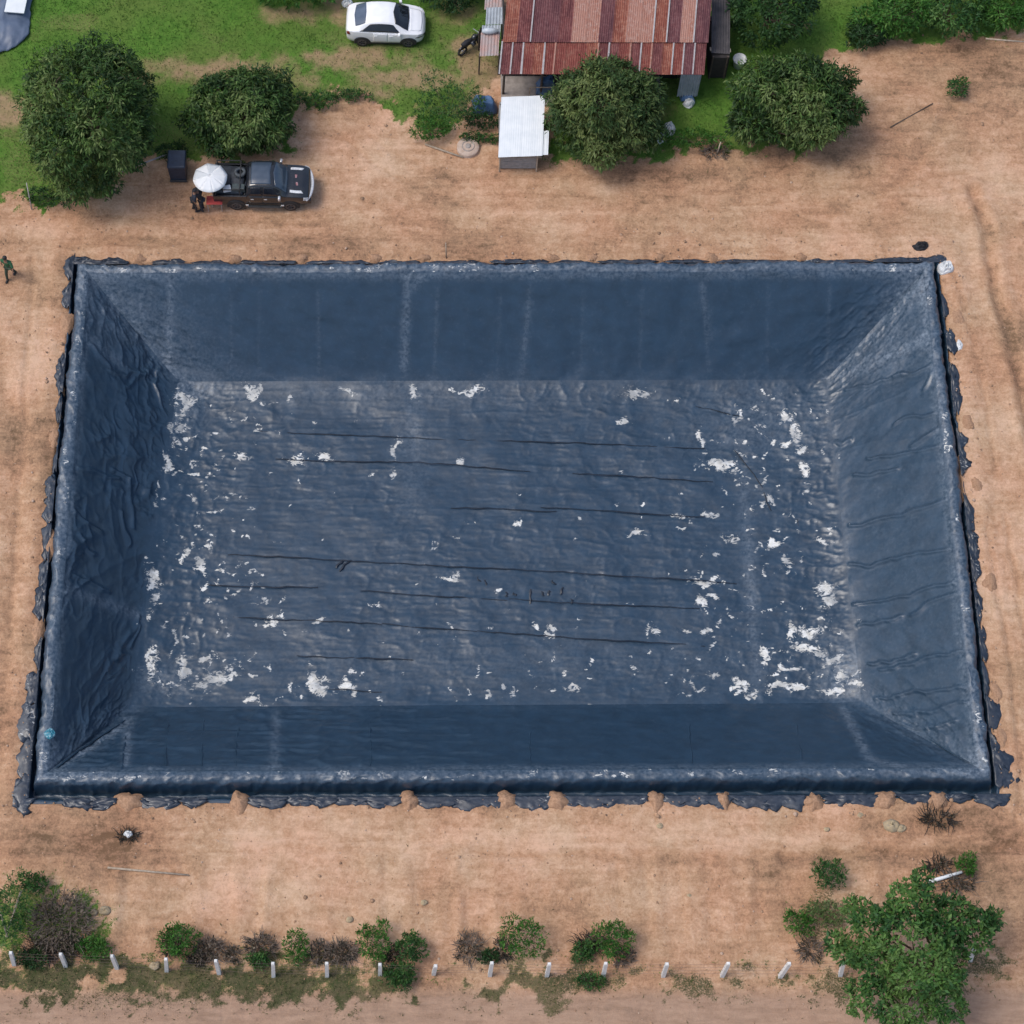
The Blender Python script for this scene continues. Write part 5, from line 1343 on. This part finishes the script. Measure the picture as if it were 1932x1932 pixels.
crumple("rubbish_bag", "pale bag in the weeds at the right edge of the middle mango tree", "bag", 1262, 246, .30, .42, .5, M_WRAG, 7)
crumple("rubbish_bag", "whitish small bag lying below the pale bag beside the middle mango tree", "bag", 1245, 262, .22, .3, .3, M_WRAG, 8)
crumple("white_bundle", "small white bundle in the grass left of the white car's tail", "bundle", 656, 8, .30, .28, .32, M_WRAG, 9)
crumple("teal_bag", "teal and white crumpled bag on the liner at the front left pond corner", "bag", 95, 1384, .26, .24, .22, simple("teal_plastic", (.03, .20, .28), (.30, .45, .50), 9, .5, lo=.5, hi=.62), 10, .62)
crumple("white_lump", "white lump at the foot of the tin wall right of the house", "bundle", 1300, 196, .28, .25, .4, M_WRAG, 12)
def rock(dx, dy, r, lab, seed, mat=None):
    o = crumple("rock", lab, "rock", dx, dy, r, r * .8, r * .75, mat or M_STONE, seed); o.data.polygons.foreach_set("use_smooth", [True] * len(o.data.polygons)); o["group"] = "loose rocks on the soil"
for i, (dx, dy, r, lab) in enumerate([(1681, 1558, .36, "yellowish boulder on the soil below the front right pond corner"), (1700, 1564, .24, "grey rock touching the yellowish boulder"), (1622, 1538, .18, "small pale stone above the yellowish boulder, near the pond edge"),
                                     (198, 1718, .27, "pale rock right of the far left brush pile"), (177, 1722, .17, "small pale stone at the upper right edge of the far left brush pile"), (292, 1822, .24, "round pale rock on the ground between the third and fourth fence posts"), (800, 1703, .15, "pale stone on the lower bank above the eighth fence post"),
                                     (660, 1735, .16, "pale stone on the bank above the seventh fence post"), (1300, 1690, .14, "pale stone on the bank right of the last bright bush"), (1828, 395, .16, "lone pale stone on the soil track at the upper right"), (1245, 1558, .15, "small stone below the front pond edge right of the middle"),
                                     (1560, 1565, .14, "small pink stone left of the yellowish boulder"), (912, 206, .16, "white stone by the weeds behind the round concrete lid")]):
    rock(dx, dy, r, lab, 40 + i)
# soil heaps that pin the liner edge
M_HEAP = simple("heap_soil", (.43, .265, .17), (.30, .18, .11), 11, .95, spec=.15, bm=.5)
def heap(dx, dy, rx, ry, rz, lab, seed):
    p = P(dx, dy, 0); n, m = 26, 9; vs = []; fs = []
    for j in range(m):
        e = j / (m - 1)
        for k in range(n):
            a = 2 * math.pi * k / n
            q = 1 + .55 * (float(fbm(np.array([math.cos(a) * 1.4 + seed * 3]), np.array([math.sin(a) * 1.4 + e]), 3, seed)[0]) - .5) * 2
            z = rz * (1 - (1 - e) ** 1.9) * (1 + .25 * (float(fbm(np.array([math.cos(a) * 3 * (1 - e) + seed]), np.array([math.sin(a) * 3 * (1 - e)]), 2, seed)[0]) - .5)) - .05
            vs.append((math.cos(a) * (1 - e) * rx * q, math.sin(a) * (1 - e) * ry * q, z))
    for j in range(m - 1):
        for k in range(n): fs.append((j * n + k, j * n + (k + 1) % n, (j + 1) * n + (k + 1) % n, (j + 1) * n + k))
    o = MB().add(vs, fs).build("soil_heap", M_HEAP, None, True); o.location = p
    tag(o, lab, "soil heap", "soil heaps on the liner edge")
ords = ["leftmost", "second", "third", "fourth", "fifth", "sixth", "seventh", "eighth", "ninth", "tenth"]
for i, (dx, rx) in enumerate([(245, .75), (452, .62), (772, .62), (955, .68), (1052, .66), (1236, .58), (1365, .35), (1535, .70), (1672, .85), (1768, .55)]):
    heap(dx, 1513, rx * .8, .52, .42, f"orange soil heap on the front liner edge, {ords[i]} from the left" if i else "leftmost orange soil heap on the front liner edge", 200 + i)
for i, (dx, dy) in enumerate([(1808, 597), (1827, 798), (1842, 915), (1868, 1100), (1880, 1312), (1890, 1395)]):
    heap(dx, dy, .36, .62, .24, f"low soil heap on the right liner edge, {ords[i] if i else 'topmost'} from the top" if i else "topmost low soil heap on the right liner edge", 220 + i)
for i, (dx, dy) in enumerate([(126, 612), (103, 828), (92, 1030), (72, 1190)]):
    heap(dx, dy, .34, .75, .22, f"low soil heap on the left liner edge, {ords[i]} from the top" if i else "topmost low soil heap on the left liner edge", 230 + i)
for i, (dx, dy) in enumerate([(262, 488), (440, 489), (570, 488), (706, 488), (800, 488), (1040, 487), (1118, 487), (1242, 487), (1340, 486), (1510, 485)]):
    heap(dx, dy, .42, .3, .24, f"low soil heap on the back liner edge, {ords[i]} from the left" if i else "leftmost low soil heap on the back liner edge", 240 + i)
# parasol with table and stools
def parasol():
    c = P(396, 333, 2.1); g = Vector((c.x, c.y, 0))
    t = thing("parasol", "round white parasol opened beside the tail of the black pickup truck", "parasol", g)
    n, r = 8, .86; h = 2.1
    for k in range(n):
        vs = []; fs = []; m = 6
        for i in range(m):
            s = i / (m - 1)
            for j in range(5):
                a = 2 * math.pi * (k + j / 4) / n + .2
                sag = .05 * math.sin(math.pi * j / 4) * s
                rad = r * s * (1 - .035 * math.sin(math.pi * j / 4) * s)
                vs.append((math.cos(a) * rad, math.sin(a) * rad, h + .24 * (1 - s ** 1.5) - .1 - sag))
        for i in range(m - 1):
            for j in range(4): fs.append((i * 5 + j, i * 5 + j + 1, (i + 1) * 5 + j + 1, (i + 1) * 5 + j))
        o = MB().add(vs, fs).build("canopy_panel", M_CANOPY if k not in (1, 3) else M_CANOPYG, t, True)
        so = o.modifiers.new("t", 'SOLIDIFY'); so.thickness = .008
        a = 2 * math.pi * k / n + .2
        MB().bar([(0, 0, h + .10), (math.cos(a) * r * .5, math.sin(a) * r * .5, h + .02), (math.cos(a) * r * .98, math.sin(a) * r * .98, h - .125)], .010, 4).build("rib", M_ZINC, t)
    MB().bar([(0, 0, 0), (0, 0, h + .16)], .025, 8).build("pole", M_ZINC, t)
    MB().lathe([(0, .2), (.02, .2), (.03, .15), (.02, .1)], (0, 0, h), 10).build("finial", M_WRAG, t)
    MB().lathe([(0, .12), (.22, .12), (.26, .05), (.27, 0)], n=18).build("base", M_CONC, t)
    tb = thing("folding_table", "small red topped table in the shade of the white parasol", "table", g + Vector((.12, -.48, 0)))
    MB().box((0, 0, .70), (.8, .5, .04)).build("top", M_REDP, tb, bevel=.012)
    for x in (-.34, .34):
        for y in (-.2, .2): MB().bar([(x, y, 0), (x, y, .69)], .018, 6).build("leg", M_ZINC, tb)
M_CANOPY = simple("white_canvas", (.78, .79, .79), (.72, .74, .75), 3, .8)
M_CANOPYG = simple("white_canvas_grey_panel", (.60, .63, .65), (.56, .59, .61), 3, .8)
parasol()
# motorcycle by the lean-to
def motorbike():
    t = thing("motorcycle", "black motorcycle parked on the bare patch left of the house", "motorcycle", P(890, 92, 0), R(38))
    for x in (-.62, .62):
        w_ = MB().lathe([(.22, -.05), (.28, -.06), (.31, 0), (.28, .06), (.22, .05), (.22, -.05)], n=22, axis='Y').build("wheel", M_TYRE, t, True); w_.location = (x, 0, .31)
        MB().lathe([(0, .02), (.05, .02), (.05, -.02)], n=10, axis='Y').bar([(-.22, 0, 0), (.22, 0, 0)], .012, 4).bar([(0, 0, -.22), (0, 0, .22)], .012, 4).build("rim", M_CHROME, w_)
    MB().bar([(-.62, .1, .32), (-.1, .1, .42), (.2, 0, .5), (.45, 0, .85)], [.05, .07, .07, .05], 8).build("frame", M_TRIM, t, True)
    MB().bar([(-.02, 0, .36), (.2, 0, .42)], [.16, .15], 8).build("engine", M_RIM, t, True)
    MB().bar([(-.66, 0, .80), (-.4, 0, .84), (-.05, 0, .80)], [.10, .15, .11], 8).build("seat", M_BLKCL, t, True)
    MB().bar([(-.02, 0, .80), (.16, 0, .88), (.38, 0, .86)], [.1, .16, .09], 8).build("tank", M_BLACKP, t, True)
    MB().bar([(.62, .07, .31), (.45, .07, .95)], .03, 6).bar([(.62, -.07, .31), (.45, -.07, .95)], .03, 6).build("fork", M_CHROME, t)
    MB().bar([(.34, -.34, 1.05), (.42, -.1, 1.0), (.42, .1, 1.0), (.34, .34, 1.05)], .018, 6).build("handlebar", M_CHROME, t)
    MB().lathe([(0, .08), (.08, .06), (.10, 0), (.06, -.1)], n=12, axis='X').build("headlight", M_LAMP, t, True).location = (.52, 0, .88)
    for x in (-.62, .64):
        MB().bar([(x + .34 * math.cos(a), 0, .31 + .36 * math.sin(a)) for a in np.linspace(.5, 2.4, 7)], .05, 6).build("mudguard", M_BLACKP, t, True)
motorbike()
# fence
def fence():
    tops = [(20, 1797, 27, 1819), (114, 1799.5, 124, 1822), (211, 1803, 221, 1826.5), (313, 1809, 314.5, 1831), (407, 1812, 413.5, 1836), (515, 1817, 516, 1841), (616.5, 1817, 617, 1841), (717, 1817, 717, 1838), (823, 1819, 818, 1837), (928.5, 1816, 924, 1840), (1037, 1818, 1031.5, 1841), (1143.5, 1817, 1138, 1841), (1259, 1818, 1251, 1841), (1375, 1817, 1362, 1841), (1490, 1817, 1472, 1842), (1592, 1815, 1585, 1840), (1838, 1789, 1830, 1812)]
    b0 = P(27, 1819, 0)
    t = thing("fence", "wire fence on square white concrete posts along the front of the plot", "fence", b0)
    pts = []
    for i, (a, b, c, d) in enumerate(tops):
        p = P(c, d, 0); q = P(a, b, 1.9); 
        lean = (q - p); lean.z = 1.9
        if i in (8,): lean *= .85
        if i == 7: lean *= .9
        n = lean.normalized()
        mb = MB(); x = Vector((1, 0, 0)).cross(n).normalized(); y = n.cross(x)
        vs = []
        for s, hw in ((-.1, .085), (.96, .075), (1.0, .05)):
            for e, f in ((-1, -1), (1, -1), (1, 1), (-1, 1)): vs.append(p - b0 + lean * s + x * hw * e + y * hw * f)
        fs = [(3, 2, 1, 0), (8, 9, 10, 11)] + [(k + j, k + (j + 1) % 4, k + 4 + (j + 1) % 4, k + 4 + j) for k in (0, 4) for j in range(4)]
        mb.add(vs, fs).build("post", M_POST, t)
        pts.append((p - b0, lean))
    for k in range(4):
        s = .2 + .24 * k
        mb = MB()
        for (p, l), (p2, l2) in zip(pts[:-1], pts[1:]):
            a, b = p + l * s, p2 + l2 * s
            mb.bar([a, (a + b) / 2 - Vector((0, 0, .07)), b], .005, 3, False)
        mb.build("wire", M_WIRE, t)
M_WIRE = simple('rusty_wire', (.16, .12, .10), (.10, .07, .06), 6, .8)
M_POST = simple("whitewashed_concrete", (.74, .74, .72), (.62, .62, .60), 5, .85)
fence()

# ------------------------------------------------------------------ people
M_SKIN = simple("skin", (.26, .15, .095), (.22, .12, .08), 6, .6)
M_HAIR = simple("black_hair", (.012, .011, .011), (.02, .018, .018), 20, .6)
def skinned(name, verts, edges, radii, mat, parent, sub=1):
    me = bpy.data.meshes.new(name); me.from_pydata([tuple(v) for v in verts], edges, []); me.update()
    o = bpy.data.objects.new(name, me); me.materials.append(mat); link(o, parent)
    o.modifiers.new("skin", 'SKIN')
    for i, r_ in enumerate(radii):
        rr_ = r_ if isinstance(r_, tuple) else (r_, r_); me.skin_vertices[0].data[i].radius = rr_
    me.skin_vertices[0].data[0].use_root = True
    o.modifiers["skin"].use_smooth_shade = True
    if sub: s = o.modifiers.new("sub", 'SUBSURF'); s.levels = sub; s.render_levels = sub
    return o
def person(label, loc, rz, J, shirt, trousers, shoe, hat=None, scale=1.0, held=None):
    """J: joints in person space (x right, y forward, z up)"""
    t = thing("person", label, "person", loc, rz)
    t.scale = (scale,) * 3
    V, E, Rr = [], [], []; idx = {}
    def add(n, p, r, par=None):
        idx[n] = len(V); V.append(Vector(p)); Rr.append(r)
        if par: E.append((idx[par], idx[n]))
    add("pelvis", J["pelvis"], (.13, .10)); add("waist", J["waist"], (.115, .09), "pelvis"); add("chest", J["chest"], (.14, .10), "waist"); add("neck", J["neck"], .055, "chest")
    add("jaw", J["jaw"], .065, "neck"); add("head", J["head"], (.085, .095), "jaw"); add("crown", J["crown"], .06, "head")
    for s in ("l", "r"):
        add("sh" + s, J["sh" + s], .062, "chest"); add("el" + s, J["el" + s], .042, "sh" + s); add("wr" + s, J["wr" + s], .028, "el" + s); add("pm" + s, J["pm" + s], (.034, .02), "wr" + s)
        a = (J["pm" + s] - J["wr" + s]).normalized(); b = a.cross(Vector((0, 1, 0.2))).normalized(); c = a.cross(b)
        for k in range(4):
            off = b * (.024 * (k - 1.5)); l = (.062, .074, .070, .054)[k]
            add(f"f{s}{k}a", J["pm" + s] + off + a * .03, .0095, "pm" + s)
            add(f"f{s}{k}b", J["pm" + s] + off + a * (.03 + l * .6) + c * .012, .0085, f"f{s}{k}a"); add(f"f{s}{k}c", J["pm" + s] + off + a * (.03 + l) + c * .032, .007, f"f{s}{k}b")
        add(f"t{s}a", J["wr" + s] + a * .03 + b * .045 + c * .012, .011, "wr" + s); add(f"t{s}b", J["wr" + s] + a * .075 + b * .062 + c * .03, .008, f"t{s}a")
        add("hp" + s, J["hp" + s], .085, "pelvis"); add("kn" + s, J["kn" + s], .058, "hp" + s); add("an" + s, J["an" + s], .038, "kn" + s); add("toe" + s, J["an" + s] + Vector((0, .15, -.045)), .03, "an" + s)
    skinned("body", V, E, Rr, M_SKIN, t)
    def sub(name, names, edges, radii, mat): skinned(name, [J[n] for n in names], [(names.index(a), names.index(b)) for a, b in edges], radii, mat, t)
    sub("shirt", ["waist", "chest", "shl", "ell", "shr", "elr", "pelvis"], [("waist", "chest"), ("chest", "shl"), ("shl", "ell"), ("chest", "shr"), ("shr", "elr"), ("waist", "pelvis")], [(.14, .115), (.165, .125), .085, .062, .085, .062, (.15, .12)], shirt)
    sub("trousers", ["pelvis", "hpl", "knl", "anl", "hpr", "knr", "anr"], [("pelvis", "hpl"), ("hpl", "knl"), ("knl", "anl"), ("pelvis", "hpr"), ("hpr", "knr"), ("knr", "anr")], [(.15, .12), .10, .075, .058, .10, .075, .058], trousers)
    for s in ("l", "r"):
        a = J["an" + s]; MB().box((a.x, a.y + .06, a.z - .03), (.10, .27, .09), taper=.8).build("shoe", shoe, t, True, .025)
    h = J["head"]
    MB().lathe([(0, .10), (.06, .09), (.09, .05), (.105, 0), (.10, -.04)], (h.x, h.y - .015, h.z + .05), 14).build("hair" if not hat else "cap", hat or M_HAIR, t, True)
    if hat: MB().box((h.x, h.y + .12, h.z + .05), (.16, .14, .02)).build("cap_peak", hat, t, bevel=.006)
    f = MB()
    for s in (-1, 1): f.box((h.x + s * .033, h.y + .092, h.z + .005), (.022, .012, .012))
    f.build("eyes", M_HAIR, t)
    MB().box((h.x, h.y + .105, h.z - .022), (.024, .03, .04), taper=.6).build("nose", M_SKIN, t, True, .006)
    MB().box((h.x, h.y + .090, h.z - .062), (.045, .012, .012)).build("mouth", M_REDP, t, bevel=.003)
    e = MB()
    for s in (-1, 1): e.box((h.x + s * .092, h.y, h.z - .01), (.014, .035, .05))
    e.build("ears", M_SKIN, t, True, .005)
    return t
def joints(step=.22, swing=.2, lean=0.0, arm_out=.06):
    V_ = Vector; y = lean
    J = dict(pelvis=V_((0, 0, .93)), waist=V_((0, y * .4, 1.10)), chest=V_((0, y, 1.34)), neck=V_((0, y * 1.25, 1.50)), jaw=V_((0, y * 1.3 + .02, 1.57)), head=V_((0, y * 1.4 + .01, 1.66)), crown=V_((0, y * 1.45, 1.72)))
    for s, k in (("l", -1), ("r", 1)):
        J["sh" + s] = V_((k * .19, y, 1.40)); J["el" + s] = V_((k * (.22 + arm_out), y - k * swing * .5, 1.13)); J["wr" + s] = V_((k * (.22 + arm_out * 1.2), y - k * swing * .7 + .10, .90)); J["pm" + s] = V_((k * (.22 + arm_out * 1.2), y - k * swing * .8 + .13, .82))
        J["hp" + s] = V_((k * .095, 0, .88)); J["kn" + s] = V_((k * .10, k * step * .55 + .05, .50)); J["an" + s] = V_((k * .10, k * step, .10 if k > 0 else .12))
    return J
M_GREEN = simple("green_cloth", (.028, .13, .055), (.018, .085, .04), 8, .9)
M_OLIVE = simple("dark_green_trousers", (.045, .070, .045), (.03, .045, .03), 8, .9)
person("person in a green long top walking on the soil left of the pond, dark trousers", P(22, 522, 0), R(165), joints(.24, .28, .04, .10), M_GREEN, M_OLIVE, M_BLKCL, None, 1.1)
M_DKSH = simple("dark_navy_cloth", (.018, .024, .040), (.03, .036, .05), 8, .9)
person("person in dark clothes standing left of the table under the white parasol", P(368, 397, 0), R(-80), joints(.06, .12, .10, .05), M_DKSH, M_BLKCL, M_BLKCL, M_BLKCL, 1.05)
person("second person in dark clothes close to the parasol edge, nearest the table", P(383, 396, 0), R(60), joints(.05, .10, .16, .04), M_BLKCL, M_DKSH, M_BLKCL, None, 1.0)
